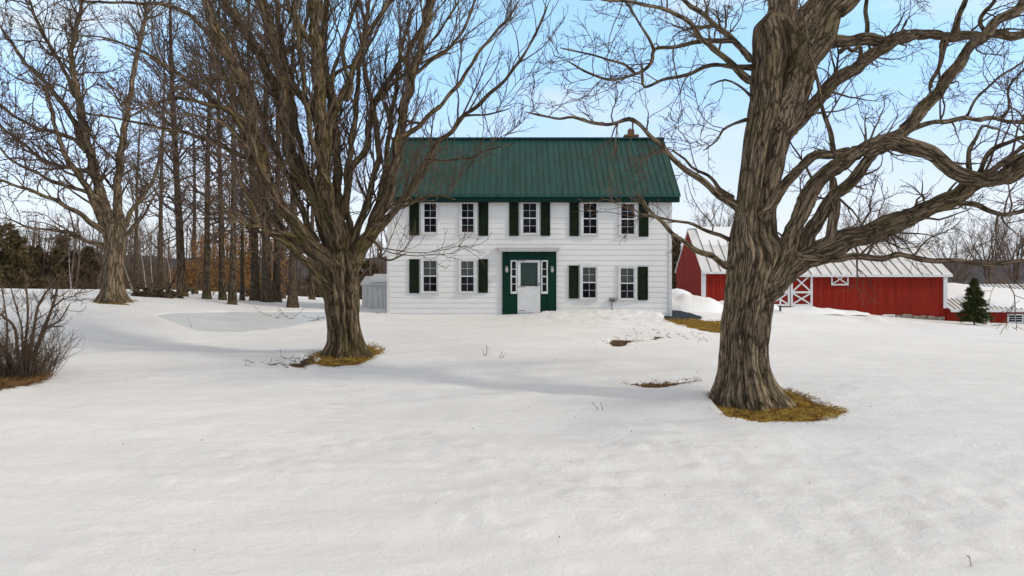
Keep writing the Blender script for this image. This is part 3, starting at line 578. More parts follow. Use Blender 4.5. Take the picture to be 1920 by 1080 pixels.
for a, b in ((1441, 1480.5), (1482, 1523)):
    xa, xb = bx(a), bx(b); d = MB(); d.box(xa + .03, xb - .03, BY - .02, BY + .05, bz(574), bz(511.5)); lf = d.build('barn_door', M['red'], b2, world=True)
    t = MB(); zt_, zm_, zb_ = bz(511.5), bz(548), bz(574); w = .15
    t.box(xa, xa + w, BY - .09, BY - .021, zb_, zt_).box(xb - w, xb, BY - .09, BY - .021, zb_, zt_)
    for zz in (zt_ - w, zm_ - w / 2, zb_): t.box(xa + w, xb - w, BY - .09, BY - .021, zz, zz + w)
    for zA, zB in ((zm_ + w / 2, zt_ - w), (zb_ + w, zm_ - w / 2)):
        t.bar((xa + w, BY - .05, zA), (xb - w, BY - .05, zB), .04, .11); t.bar((xa + w, BY - .055, zB), (xb - w, BY - .055, zA), .04, .11)
    t.build('brace', M['trim'], lf, world=True)
xa, xb, z0, z1 = bx(1558), bx(1590.5), bz(535), bz(511.5)
lf = MB().box(xa + .03, xb - .03, BY - .02, BY + .06, z0, z1).build('hay_door', M['red'], b2, world=True); t = MB(); xmark(t, xa, xb, z0, z1, BY - .021, .10); t.build('brace', M['trim'], lf, world=True)
MB().box(X1 - .22, X1 + .06, BY - .03, BY + .2, bz(578), bz(514)).build('corner_board', M['trim'], b2, world=True)
def small_window(par, px0, px1, py0, py1, nx, ny, y=BY):
    a, b, t, c = bx(px0, y), bx(px1, y), bz(py0, y), bz(py1, y); e = .11; w = MB()
    w.box(a, a + e, y - .06, y + .05, c, t).box(b - e, b, y - .06, y + .05, c, t).box(a + e, b - e, y - .06, y + .05, t - e, t).box(a + e, b - e, y - .06, y + .05, c, c + e)
    for i in range(1, nx): xx = a + e + (b - a - 2 * e) * i / nx; w.box(xx - .02, xx + .02, y - .04, y + .05, c + e, t - e)
    for i in range(1, ny): zz = c + e + (t - c - 2 * e) * i / ny; w.box(a + e, b - e, y - .037, y + .05, zz - .02, zz + .02)
    wo = w.build('window', M['trim'], par, world=True); MB().box(a + e, b - e, y - .015, y + .06, c + e, t - e).build('pane', M['glass'], wo, world=True)
small_window(b2, 1655, 1678, 589.5, 600, 1, 1)
m = MB(); xx = bx(1680)
while xx < bx(1768):
    w = rnd.uniform(.25, .6); zc = float(np.interp(xx, [bx(1600), bx(1770)], [bz(588), bz(596)])); m.box(xx, xx + w - .03, BY - rnd.uniform(.05, .12), BY + .2, zc - .7, zc + rnd.uniform(.02, .14)); xx += w
m.build('foundation', M['stone'], b2, world=True)
zg3 = bz(604); XE = 39.5; b3 = empty('barn', ((X1 + XE) / 2, BY, zg3), 'low red lean-to wing of the barn under a thick slab of roof snow', 'barn')
ze3, zr3, y3 = bz(577), bz(534, 62), 62.0
MB().extrude_x([(BY, zg3 - 1), (BY, ze3), (y3, zr3 - .05), (66, ze3), (66, zg3 - 1)], X1 + .003, XE).build('wall', M['red'], b3, world=True)
m = MB(); s = (zr3 - ze3) / (y3 - BY); yo = BY - .4; zo = ze3 - .4 * s + .06
m.extrude_x([(yo, zo), (y3, zr3 + .06), (66.4, zo), (66.4, zo - .1), (y3, zr3 - .06), (yo, zo - .1)], X1 + .10, XE + .3, 'chevron')
for i in range(1, 24): x = X1 + .10 + (XE - X1 + .2) * i / 24; m.bar((x, yo - .005, zo + .012), (x, y3, zr3 + .072), .04, .05, up=(0, -s, 1), m=1)
m.build('roof', [M['tin'], M['tin_seam_shading']], b3, world=True)
MB().box(X1 + .10, XE + .29, yo - .03, yo + .02, zo - .2, zo - .001).build('fascia', M['trim'], b3, world=True)
nx, ny = 60, 18; xs_ = np.linspace(X1 + .15, XE + .2, nx); u = np.linspace(0, 1, ny); Xg, U = np.meshgrid(xs_, u)
low = np.interp(Xg, [X1, X1 + 1.6, X1 + 3.4, X1 + 4.5, XE], [.42, .38, .10, .02, .06]) + .05 * fbm(Xg * .8, U * 0, 4, 3); high = np.interp(Xg, [X1, X1 + 2.5, X1 + 4, XE], [1.0, .98, .86, .66]) + .05 * fbm(Xg * .7, U * 0 + 5, 9, 3)
T_ = low + (high - low) * U; Yg = yo + T_ * (y3 - yo); Zg = zo + T_ * (zr3 + .06 - zo) + .02 + .30 * np.sqrt(np.clip(1 - (2 * U - 1) ** 4, 0, 1)) * sstep(0, .03, (Xg - X1 - .15)) - .06 * (np.abs(2 * U - 1) > .98)
V, Q = grid_mesh(Xg, Yg, Zg); MB().add(V, Q).build('roof_snow', M['snow_roof'], b3, smooth=True, world=True)
small_window(b3, 1888, 1918.5, 588.5, 606, 2, 3); small_window(b3, 1836, 1854, 588.5, 606, 2, 3)
pp = hit(1463, 591); z0 = float(g0(*pp))
po = empty('post', (*pp, z0), 'thin pale pole standing in the snow in front of the barn doors', 'post'); zt = CZ + (CY - 551) / F * pp[1]; zq = CZ + (CY - 573) / F * pp[1]
MB().tubes(np.array([(pp[0], pp[1], zq), (pp[0], pp[1], zt)]), np.array([.05, .05]), 10).build('shaft', M['trim'], po, world=True)
MB().tubes(np.array([(pp[0], pp[1], z0 - .3), (pp[0], pp[1], zq - .002)]), np.array([.055, .055]), 10).build('lower_shaft', M['black'], po, world=True)
a = W(1323.5, 567, 55.5); so = empty('sign', (a[0], a[1], a[2] - .5), 'small white framed blue sign by the barn corner', 'sign')
MB().box(a[0] - .25, a[0] + .25, a[1], a[1] + .05, a[2] - .5, a[2] + .22).build('board', M['trim'], so, world=True); MB().box(a[0] - .16, a[0] + .16, a[1] - .012, a[1] + .002, a[2] - .3, a[2] + .12).build('face', M['blue'], so, world=True)

# ploughed snow bank by the barn and pale covered mound behind the house corner
def heap(px, py, Y, rx, ry, h, seed, name='snow_bank', m_='snow', rough=.35):
    c = W(px, py, Y); c[2] = float(g0(c[0], c[1])); r = np.linspace(0, 1, 14); t = np.linspace(0, 2 * math.pi, 41); Rg, Tg = np.meshgrid(r, t)
    x = np.cos(Tg) * Rg * rx; y = np.sin(Tg) * Rg * ry; z = h * np.sqrt(np.clip(1 - Rg ** 2, 0, 1)) * (1 + rough * fbm(x * 1.5 + seed, y * 1.5, seed, 4)) - .1
    V, Q = grid_mesh(x + c[0], y + c[1], z + c[2]); return tag(MB().add(V, Q).build(name, M[m_], smooth=True), kind='structure')
heap(1268, 570, 47, 1.2, 2.4, 1.15, 1, rough=.08, m_='snow_roof'); heap(1285, 575, 42, 2.2, 1.6, .85, 2); heap(1345, 572, 48, 1.8, 1.5, .55, 3); heap(1395, 570, 49, 2.2, 1.4, .7, 4); heap(1500, 584, 52, 3.0, 1.2, .45, 5); heap(1560, 588, 54, 2.6, 1.0, .3, 6)

# ------------------------------------------------------------------ trees: growth
def children(rng, P, Rr, dens, K, ang, lenf, rf, rmin, up=.25, wob=.22, t0=.15, tip=True, lmin=.12, lmax=9, cone=None, rcap=1.0):
    """branches growing out of the parent polylines P (M,K0,3) with radii Rr (M,K0)"""
    M_, K0, _ = P.shape; seg = np.linalg.norm(np.diff(P, axis=1), axis=-1); Lp = seg.sum(1)
    n = rng.poisson(Lp * dens); idx = np.repeat(np.arange(M_), n); t = t0 + (1 - t0) * rng.random(len(idx))
    if tip: idx = np.concatenate([idx, np.arange(M_), np.arange(M_)]); t = np.concatenate([t, np.full(2 * M_, .985)])
    u = t * (K0 - 1); k = np.minimum(u.astype(int), K0 - 2); f = (u - k)[:, None]
    b = P[idx, k] * (1 - f) + P[idx, k + 1] * f; r = Rr[idx, k] * (1 - f[:, 0]) + Rr[idx, k + 1] * f[:, 0]; T = nrm(P[idx, k + 1] - P[idx, k])
    g = rng.normal(size=T.shape); g = nrm(g - (g * T).sum(-1, keepdims=True) * T); a = R_(1) * rng.normal(ang, 11, len(idx)); a = np.where(t > .98, a * .55, a)[:, None]
    d = nrm(np.cos(a) * T + np.sin(a) * g + np.array([0, 0, up]))
    L = np.clip(lenf * rng.uniform(.45, 1.35, len(idx)) * (1.15 - .6 * t), lmin, lmax)
    r0 = np.minimum(np.maximum(r * rf, rmin), rcap)
    return grow(rng, b, d, L, r0, K, wob, up * .35, rmin)
def grow(rng, b, d, L, r0, K, wob, up, rmin):
    P = np.empty((len(b), K, 3)); P[:, 0] = b; st = (L / (K - 1))[:, None]
    for k in range(1, K):
        d = nrm(d + wob * rng.normal(size=d.shape) + np.array([0, 0, up / K * 2])); P[:, k] = P[:, k - 1] + d * st
    tt = np.linspace(0, 1, K)[None]; Rr = np.maximum(r0[:, None] * (1 - .72 * tt), rmin * .8); return P, Rr
def smooth_path(pts, step):
    pts = np.array(pts, float); q = np.concatenate([[2 * pts[0] - pts[1]], pts, [2 * pts[-1] - pts[-2]]]); out = []
    n = len(pts)
    for i in range(n - 1):
        p0, p1, p2, p3 = q[i:i + 4]; l = np.linalg.norm(p2 - p1); k = max(2, int(l / step)); t = np.arange(k)[:, None] / k
        out.append(.5 * ((2 * p1) + (p2 - p0) * t + (2 * p0 - 5 * p1 + 4 * p2 - p3) * t ** 2 + (3 * p1 - p0 - 3 * p2 + p3) * t ** 3))
    out.append(pts[-1:]); return np.concatenate(out)
def resample(P, K):
    s = np.concatenate([[0], np.cumsum(np.linalg.norm(np.diff(P, axis=0), axis=1))]); t = np.linspace(0, s[-1], K); return np.stack([np.interp(t, s, P[:, i]) for i in range(P.shape[1])], -1)
def limb_path(spec, Y0, rng, ext=True):
    """spec: 'x,y x,y ...', w0, w1 (photo px), dY0, dY1 (metres, + is away) -> polyline, radii"""
    txt, w0, w1, d0, d1 = spec; px = np.array([[float(v) for v in q.split(',')] for q in txt.split()])
    s = np.concatenate([[0], np.cumsum(np.linalg.norm(np.diff(px, axis=0), axis=1))]); s /= s[-1]
    Y = Y0 + d0 + (d1 - d0) * s ** 1.2; pts = [W(a, b, y) for (a, b), y in zip(px, Y)]; wd = w0 + (w1 - w0) * s ** .8; rad = wd / 2 * Y / F
    e = px[-1]
    if ext and (e[1] <= 6 or e[0] >= 1912 or e[0] <= 6):
        dr = nrm(pts[-1] - pts[-2]); l = min(4.5, 40 * rad[-1] + .6); p = pts[-1]; r = rad[-1]
        for k in (1, 2, 3): dr = nrm(dr + rng.normal(size=3) * .18 + [0, 0, .08]); p = p + dr * l / 3; pts.append(p); rad = np.append(rad, r * (1 - .27 * k))
    elif w1 < 12:
        p = pts[-1] + nrm(pts[-1] - pts[-2]) * min(.35, 9 * rad[-1]); pts.append(p); rad = np.append(rad, rad[-1] * .22)
    a = np.concatenate([np.array(pts), rad[:, None]], 1); return smooth_path(a, .07 if w0 > 9 else .12)
def crown_from(rng, paths, name, parent, spec, mt, origin_skip=.12):
    """side branches and twigs over a set of limbs, as one mesh"""
    PP, RR = [], []
    for A in paths:
        L = np.linalg.norm(np.diff(A[:, :3], axis=0), axis=1).sum(); n = max(1, int(L / 1.2)); i0 = int(len(A) * origin_skip)
        B = resample(A[i0:], n * 6 + 1)
        for k in range(n): PP.append(B[k * 6:k * 6 + 7, :3]); RR.append(B[k * 6:k * 6 + 7, 3])
    P, Rr = np.array(PP), np.array(RR); m = MB()
    for i, sp in enumerate(spec):
        sides = sp.pop('sides', 4); P, Rr = children(rng, P, Rr, tip=(i > 0), **sp); m.tubes(P, Rr, sides); sp['sides'] = sides
    o = m.build(name, mt, parent, smooth=True, world=True); o['n'] = 0; del o['n']; return o, P
def leafs(rng, P, n, size, spread=.08):
    """n leaf quads near the ends of twigs P"""
    i = rng.integers(0, len(P), n); k = rng.integers(1, P.shape[1], n); c = P[i, k] + rng.normal(size=(n, 3)) * spread; a = nrm(rng.normal(size=(n, 3))); b = nrm(np.cross(a, rng.normal(size=(n, 3)))); s = size * rng.uniform(.6, 1.3, (n, 1))
    V = np.stack([c - a * s, c - b * s * .55, c + a * s, c + b * s * .55 + .2 * s * np.cross(a, b)], 1).reshape(-1, 3); return V, np.arange(n * 4).reshape(-1, 4)

def trunk_rings(rows, Y0, base_z, rng_seed, furrow, S=96, flare=.5, sink=.5, clefts=()):
    """rows: (y_px, left_px, right_px) from the ground upwards -> (V, Q, barkco)"""
    rows = np.array(rows, float); py = np.arange(rows[0, 0], rows[-1, 0] - .01, -3.2); l = np.interp(-py, -rows[:, 0], rows[:, 1]); r = np.interp(-py, -rows[:, 0], rows[:, 2])
    ker = np.array([1, 2, 3, 2, 1]) / 9.; pad = lambda a: np.convolve(np.concatenate([[a[0]] * 2, a, [a[-1]] * 2]), ker, 'valid'); l, r = pad(l), pad(r); l, r = l + (r - l) * .025, r - (r - l) * .025
    zc = CZ + (CY - py) / F * Y0; zc[0] = min(zc[0], base_z - sink) if False else zc[0]
    xc = ((l + r) / 2 - CX) / F * Y0; ra = (r - l) / 2 / F * Y0
    zc = np.concatenate([[zc[0] - sink], zc]); xc = np.concatenate([[xc[0]], xc]); ra = np.concatenate([[ra[0] * 1.15], ra]); K = len(zc); P = np.stack([xc, np.full(K, Y0), zc], -1)
    th = np.arange(S) * 2 * math.pi / S; h = zc - base_z; v = np.cumsum(np.concatenate([[0], np.linalg.norm(np.diff(P, axis=0), axis=1)]))
    med = np.median(ra); fl = flare * np.exp(-np.clip(h, 0, None) / .30)[:, None] * np.clip(np.cos(5 * th + 1.3)[None] * .6 + .25 + .25 * np.cos(3 * th + .4)[None], -.1, 1)
    rad = np.minimum(ra, med * 1.35)[:, None] * furrow(th[None], v[:, None], None) + med * fl
    for t0, wd, dep, ya, yb, slope in clefts:                                     # deep folds between the fused stems
        yr = np.concatenate([[py[0]], py]); win = sstep(yb + 25, yb - 45, yr) * sstep(ya - 25, ya + 45, yr)
        tc_ = t0 + slope * (yr - ya) / max(yb - ya, 1) + .12 * fbm(yr * .018, yr * 0, rng_seed + 3, 3); dd = (th[None] - tc_[:, None] + math.pi) % (2 * math.pi) - math.pi
        rad = rad * (1 - dep * win[:, None] * (np.exp(-(dd / wd) ** 2) - .35 * np.exp(-((np.abs(dd) - 1.7 * wd) / wd) ** 2)))
    side = np.abs(np.cos(th))[None]; ex_ = (ra - np.minimum(ra, med * 1.35))[:, None] * side ** 2
    rad = rad + ex_
    V = np.stack([P[:, 0:1] + rad * np.cos(th)[None], P[:, 1:2] + rad * np.sin(th)[None], np.repeat(P[:, 2:3], S, 1) ], -1)
    bc = np.stack([med * np.cos(th)[None] + 0 * rad, med * np.sin(th)[None] + 0 * rad, np.repeat(v[:, None], S, 1)], -1)
    k = np.arange(K - 1)[:, None] * S; j = np.arange(S)[None]; Q = np.stack([k + j, k + (j + 1) % S, k + S + (j + 1) % S, k + S + j], -1).reshape(-1, 4)
    # closed, ragged top
    top = V[-1].mean(0) + [0, 0, .12]; V = np.concatenate([V.reshape(-1, 3), top[None]]); bc = np.concatenate([bc.reshape(-1, 3), [[0, 0, v[-1]]]])
    T = np.stack([(K - 1) * S + np.arange(S), (K - 1) * S + (np.arange(S) + 1) % S, np.full(S, K * S)], -1)
    return V, Q, T, bc
def limb_mesh(A, seed, S, amp, collar=.22):
    s = np.concatenate([[0], np.cumsum(np.linalg.norm(np.diff(A[:, :3], axis=0), axis=1))]); g = np.random.default_rng(seed); r = A[:, 3] * .96 * (1 + collar * np.exp(-s / (3 * A[0, 3])))
    r = r * (1 + .09 * np.sin(s * g.uniform(5, 8) + g.random() * 6) * g.random() + .05 * g.normal(size=len(s)))
    P = A[:, :3].copy(); w = np.minimum(.25 * A[:, 3:4], .02); P += w * np.stack([np.sin(s * 7 + g.random() * 6), np.sin(s * 6 + g.random() * 6), np.sin(s * 8 + g.random() * 6)], -1)
    d = nrm(P[0] - P[1]); q = r[0]                                        # rounded root, buried in the stem it grows from
    P = np.concatenate([[P[0] + d * q * .95], [P[0] + d * q * .85], [P[0] + d * q * .5], P, [P[-1] + nrm(P[-1] - P[-2]) * r[-1] * .6]]); r = np.concatenate([[q * .1, q * .5, q * .86], r, [r[-1] * .2]])
    return P, r, S, bark_furrow(seed, amp)

def maple(name, label, base, Y0, rows, limbs, thin, bark, seed, spec, flare, S=96, famp=.16, leaves=None, clefts=()):
    rng = np.random.default_rng(seed); bz0 = float(g0(*base)); t = empty(name, (base[0], base[1], bz0), label, 'tree')
    if rows is not None:
        V, Q, T, bc = trunk_rings(rows, Y0, bz0, seed, bark_furrow(seed, famp), S=S, flare=flare, clefts=clefts); MB().add(V, Q, T, bc=bc).build('trunk', M[bark], t, smooth=True, world=True)
    paths = []
    for i, sp in enumerate(limbs):
        A = limb_path(sp, Y0, rng); paths.append(A); P, r, S_, f = limb_mesh(A, seed * 100 + i, 22 if sp[1] > 18 else 12, .15 if sp[1] > 12 else .10)
        MB().tubes(P, r, S_, furrow=f).build('limb', M[bark], t, smooth=True, world=True)
    m = MB()
    for i, sp in enumerate(thin):
        A = limb_path(sp, Y0, rng); paths.append(A); P, r, S_, f = limb_mesh(A, seed * 100 + 50 + i, 8, .08, .2); m.tubes(P, r, S_, furrow=f)
    if thin: m.build('branch', M[bark], t, smooth=True, world=True)
    c, P = crown_from(rng, paths, 'crown', t, spec, M['twig'])
    if leaves: V, Q = leafs(rng, P, *leaves); MB().add(V, Q).build('leaves', M['leaf_brown'], c, world=True); COL.objects[-1]
    return t

# ---- big maple on the right
RT_ROWS = [(757, 1322, 1482), (748, 1326, 1474), (735, 1332, 1464), (720, 1339, 1455), (700, 1345, 1447), (680, 1348, 1442), (645, 1349, 1441), (604, 1352, 1445), (564, 1360, 1452), (523, 1364, 1466), (500, 1365, 1478), (480, 1367, 1484), (462, 1368, 1474),
           (441, 1369, 1458), (401, 1375, 1456), (368, 1381, 1459), (333, 1385, 1464), (259, 1393, 1484), (222, 1398, 1506), (185, 1404, 1512), (148, 1405, 1517), (111, 1407, 1520), (85, 1408, 1512), (60, 1407, 1498), (46, 1408, 1488), (30, 1430, 1476)]
RT_L = [("1446,536 1470,508 1510,484 1560,463 1587,450 1640,434 1709,405 1750,388 1790,368 1830,345 1860,335 1920,316", 54, 27, -.1, -1.0),
        ("1440,550 1476,470 1496,410 1514,372 1540,335 1578,304 1622,280 1665,262 1690,258", 40, 29, -.2, -.5),
        ("1650,275 1685,256 1730,205 1760,170 1790,130 1815,95 1837,75 1865,45 1920,3", 25, 18, -.5, .4),
        ("1630,280 1672,264 1720,279 1752,290 1783,316 1808,332 1845,337 1880,330 1920,300", 32, 28, -.5, -1.6),
        ("1510,462 1528,420 1552,382 1590,345 1612,322 1640,285 1662,262", 26, 20, -.2, -.5),
        ("1556,455 1560,430 1567,395 1564,365 1563,335", 22, 15, -.4, -.3),
        ("1430,400 1475,345 1505,310 1530,292 1565,288 1592,284", 22, 17, -.2, -.3),
        ("1465,262 1526,198 1559,159 1607,126 1640,102 1659,88 1680,74 1700,66", 29, 22, 0, .6),
        ("1512,118 1548,86 1580,78 1622,74 1660,78 1700,72 1715,62 1740,66 1790,68 1835,67 1850,62 1880,65 1920,64", 26, 17, .1, 1.5),
        ("1450,200 1462,60 1466,20 1468,0", 60, 54, 0, .2),
        ("1455,190 1490,70 1510,30 1535,0", 48, 40, .15, 1.0),
        ("1465,222 1495,150 1522,95 1545,55 1562,20 1580,0", 62, 46, -.1, -.8)]
RT_T = [("1407,112 1370,70 1333,41 1310,20 1296,11 1282,0", 15, 9, 0, 1.0), ("1406,150 1356,107 1330,82 1315,74 1300,50 1289,37 1255,22 1222,11 1167,2 1120,-4", 15, 5, 0, -1.6),
        ("1407,128 1352,122 1320,126 1296,137 1270,145 1241,150 1209,163 1205,148 1204,133", 11, 5, .1, .8), ("1371,76 1335,76 1296,81 1260,88 1226,94 1220,118 1195,138 1148,149 1104,137 1074,120", 11, 4, .5, .3),
        ("1226,94 1212,65 1196,38 1178,11 1170,0", 6, 4, .4, .9), ("1190,138 1170,120 1140,112 1100,100 1060,92", 6, 3, .3, -.4),
        ("1385,392 1358,372 1333,352 1312,338 1296,326 1278,310 1256,293 1240,275 1222,256 1205,238 1193,230 1178,224 1160,228 1141,233 1107,230 1074,219 1050,223 1030,220 1000,213", 17, 4, 0, -1.0),
        ("1372,370 1350,355 1340,340 1326,328 1310,322 1296,313 1285,298 1265,285", 9, 4, -.1, .6), ("1370,500 1345,488 1330,479 1301,466 1280,452 1261,437 1240,415 1220,397 1200,370", 14, 6, -.1, -2.2),
        ("1370,450 1350,441 1334,437 1301,421 1280,417 1261,413 1235,408 1210,402", 9, 4, .1, -1.4), ("1500,482 1540,483 1575,486 1600,482 1627,482 1655,484 1680,478 1709,482 1750,488 1800,490 1860,495 1918,489", 15, 8, -.5, -2.2),
        ("1778,380 1800,381 1823,380 1840,388 1856,397 1884,403 1900,398 1920,394", 12, 9, -.9, -1.8), ("1694,254 1710,242 1733,233 1770,228 1807,222 1835,224 1863,222 1920,230", 11, 8, -.4, .9),
        ("1820,325 1818,300 1818,278 1830,258 1844,237 1862,240", 11, 5, -1.0, -.4), ("1834,330 1845,300 1863,281 1890,268 1918,256", 11, 8, -1.1, -2.0), ("1852,325 1880,305 1920,274", 13, 10, -1.3, -2.6),
        ("1626,70 1628,45 1622,20 1624,0", 10, 8, .5, .3), ("1789,64 1796,35 1805,15 1811,0", 13, 10, .9, .4), ("1771,80 1766,105 1758,130 1744,160 1746,178", 13, 5, .8, 1.6),
        ("1563,278 1556,250 1548,222 1541,193 1530,140 1520,100 1513,62 1505,30", 11, 4, -.3, -.9), ("1852,64 1838,40 1850,18 1862,5", 10, 7, 1.2, .6), ("1410,182 1385,160 1360,150 1335,158", 6, 3, 0, -.5),
        ("1399,225 1375,232 1355,245 1345,262 1325,278", 7, 3, 0, -.6), ("1810,222 1828,190 1850,165 1880,140 1915,118", 6, 4, .3, 1.0), ("1872,224 1892,205 1890,175 1893,160 1905,145 1918,132", 6, 4, .8, .5), ("1575,98 1590,88 1598,95 1613,86 1612,105 1606,120", 9, 7, .2, .3)]
SP_R = [dict(dens=2.9, K=7, ang=52, lenf=1.15, rf=.42, rmin=.008, up=.12, wob=.22, lmin=.35, sides=5, rcap=.028), dict(dens=4.2, K=6, ang=48, lenf=.55, rf=.62, rmin=.0058, up=.12, wob=.2, t0=.2, sides=4),
        dict(dens=6.0, K=4, ang=45, lenf=.24, rf=.7, rmin=.0046, up=.1, wob=.18, lmin=.06, sides=3)]
maple('maple_tree', 'massive old bare maple with thick furrowed trunk between the house and the red barns', RTREE, RTREE[1], RT_ROWS, RT_L, RT_T, 'bark_grey', 11, SP_R, .32, S=160, famp=.15, clefts=((4.86, .22, .42, 40, 500, -.10), (4.35, .10, .16, 300, 760, .05), (5.35, .12, .18, 420, 740, -.1), (4.62, .07, .13, 520, 770, 0)))

# ---- many stemmed maple left of the house
LT_ROWS = [(672, 600, 700), (665, 606, 692), (655, 612, 686), (640, 617, 681), (615, 615, 678), (595, 612, 676), (569, 609, 676), (545, 606, 675), (520, 604, 674), (500, 606, 673), (485, 612, 668), (470, 620, 660)]
LT_L = [("618,545 600,518 580,500 562,480 545,462 522,446 501,433 485,415 476,396 462,368 452,338", 19.2, 8.5, -.2, -1.5),
        ("628,500 608,478 586,459 568,438 554,421 538,400 522,380 508,352 496,315 482,270 470,230 456,159 440,125 422,93 400,41 385,0", 28.8, 18.7, -.3, -1.2),
        ("586,459 560,446 535,440 507,433 485,425 460,420 430,400", 15.8, 5.1, -.2, -2.2),
        ("640,510 632,470 625,443 610,415 602,396 585,360 565,330 545,300 541,270 537,207 522,111 510,65 504,37 493,0", 28.8, 18.7, -.1, .6),
        ("645,500 640,450 632,420 620,395 608,370 604,296 602,240 600,185 593,93 590,40 589,0", 32.0, 22.9, 0, -.4),
        ("645,470 641,440 637,410 634,370 632,320 630,260 622,200 612,150 606,100 608,40 612,0", 22.4, 14.4, .3, 1.3),
        ("652,490 660,455 670,425 684,395 700,333 711,289 706,250 700,205 690,165 683,130", 19.2, 7.6, .1, 1.0),
        ("655,510 672,474 693,443 708,410 719,385 733,341 742,300 748,259 759,193 774,141 785,100 793,67 804,30 812,0", 30.4, 11.0, 0, .9),
        ("695,446 715,422 735,402 765,365 785,330 800,298 820,270 844,248 857,232 870,218 900,193 937,159 957,137 974,115 992,85 1007,59 1022,22", 16.7, 4.2, 0, -1.6),
        ("750,262 775,244 793,230 812,210 830,193 850,170 867,148 882,125 893,104 910,84 926,63 948,40 967,12", 12.3, 4.2, .4, 2.0),
        ("636,420 650,370 656,325 672,300 685,280 692,250 696,219 700,200 707,185 720,162 733,144 750,118 767,96 780,70 793,44 800,10", 15.8, 7.6, .2, 1.8),
        ("606,350 614,280 622,225 640,185 655,150 670,110 685,74 700,45 722,19 733,0", 17.6, 10.2, -.2, .8),
        ("560,345 552,300 540,265 533,233 525,200 517,167 492,115 467,67 440,30 420,0", 20.8, 15.3, .3, 1.7),
        ("606,260 590,215 565,180 540,143 525,100 513,67 497,30 483,0", 17.6, 12.8, .2, -.8),
        ("500,330 480,290 462,250 445,225 425,205 405,198 367,190 345,186 327,183 290,195 250,215", 15.8, 4.2, -1.0, -2.4),
        ("470,232 440,215 400,190 350,150 290,110 240,85 190,70 150,66", 13.2, 3.4, -1.1, -2.8), ("430,115 400,75 367,38 340,20 317,10 260,6 200,4 157,2", 11.4, 4.2, -1.1, -.3),
        ("496,318 470,300 440,285 400,267 350,250 300,240 235,225 167,213", 12.3, 3.4, -1.0, -1.8), ("615,500 596,488 575,470 548,455 530,430 505,400 480,340 460,270 440,200 425,150 400,100", 19.2, 8.5, .4, 1.6),
        ("622,500 612,460 600,420 585,370 572,320 560,260 548,190 535,120 525,60 520,0", 17, 9, .3, 1.2), ("650,480 655,430 650,380 652,320 660,260 668,200 672,140 680,80 690,20", 16, 7, .3, .9), ("610,500 585,440 560,380 535,320 508,260 488,210 470,160 450,110 425,60", 17, 7, .2, 1.3),
        ("640,460 625,400 615,340 590,280 578,220 570,150 562,90 555,30 552,0", 16, 8, -.3, -.9), ("668,480 690,430 708,380 722,320 728,260 736,200 745,150 752,90 770,30", 15, 6, .3, 1.4), ("600,470 560,420 520,370 480,300 440,250 405,225 360,215", 14, 4, -.4, -2.0)]
LT_T = [("700,425 730,405 760,386 790,372 815,366 845,372", 10, 3, 0, -1.5), ("690,446 705,455 715,470 712,482 730,488 755,478", 7, 3, -.2, -1.2), ("720,400 735,385 760,378 790,375", 6, 3, .2, -.8),
        ("650,185 658,160 648,130 641,93 650,60 659,30 672,0", 10, 7, .2, .6), ("632,200 622,148 632,115 641,93", 9, 7, .1, .2), ("792,232 760,225 745,205 735,180", 6, 3, .6, 1.2), ("735,345 720,370 702,375 690,400", 6, 4, 0, .2),
        ("800,300 840,300 880,296 920,280 960,270", 5, 2.5, -.6, -1.6), ("870,218 890,215 915,215 950,205", 5, 2.5, -.8, -1.6), ("775,140 800,120 830,100 860,70 880,30 890,0", 9, 5, .6, 1.6), ("708,187 735,160 765,130 800,90 830,50 855,10", 9, 4, .9, 2.2),
        ("760,195 775,170 770,140 755,110 748,80", 7, 3, .5, -.3), ("593,93 570,60 550,30 540,0", 14, 9, -.3, -1.0), ("537,207 500,170 470,150 430,140 390,150", 8, 3, .4, 1.5), ("522,111 560,80 575,40 580,0", 10, 7, .5, 1.0), ("456,159 430,150 400,148 350,165 310,200", 10, 3, -1.0, -2.4), ("612,150 640,130 670,120 690,90 715,40", 9, 4, 1.0, 2.0)]
SP_L = [dict(dens=2.8, K=7, ang=36, lenf=1.7, rf=.45, rmin=.010, up=.42, wob=.13, lmin=.5, sides=5, rcap=.03), dict(dens=4.0, K=5, ang=38, lenf=.75, rf=.6, rmin=.0072, up=.28, wob=.16, t0=.2, sides=3),
        dict(dens=3.6, K=4, ang=40, lenf=.32, rf=.7, rmin=.0056, up=.2, wob=.18, lmin=.08, sides=3)]
maple('maple_tree', 'spreading bare maple with many upright mossy stems left of the front door', LTREE, LTREE[1], LT_ROWS, LT_L, LT_T, 'bark_moss', 12, SP_L, .46, S=128, famp=.18, clefts=((4.1, .18, .34, 440, 690, .15), (5.25, .14, .26, 430, 660, -.1), (4.75, .09, .16, 480, 690, 0)))

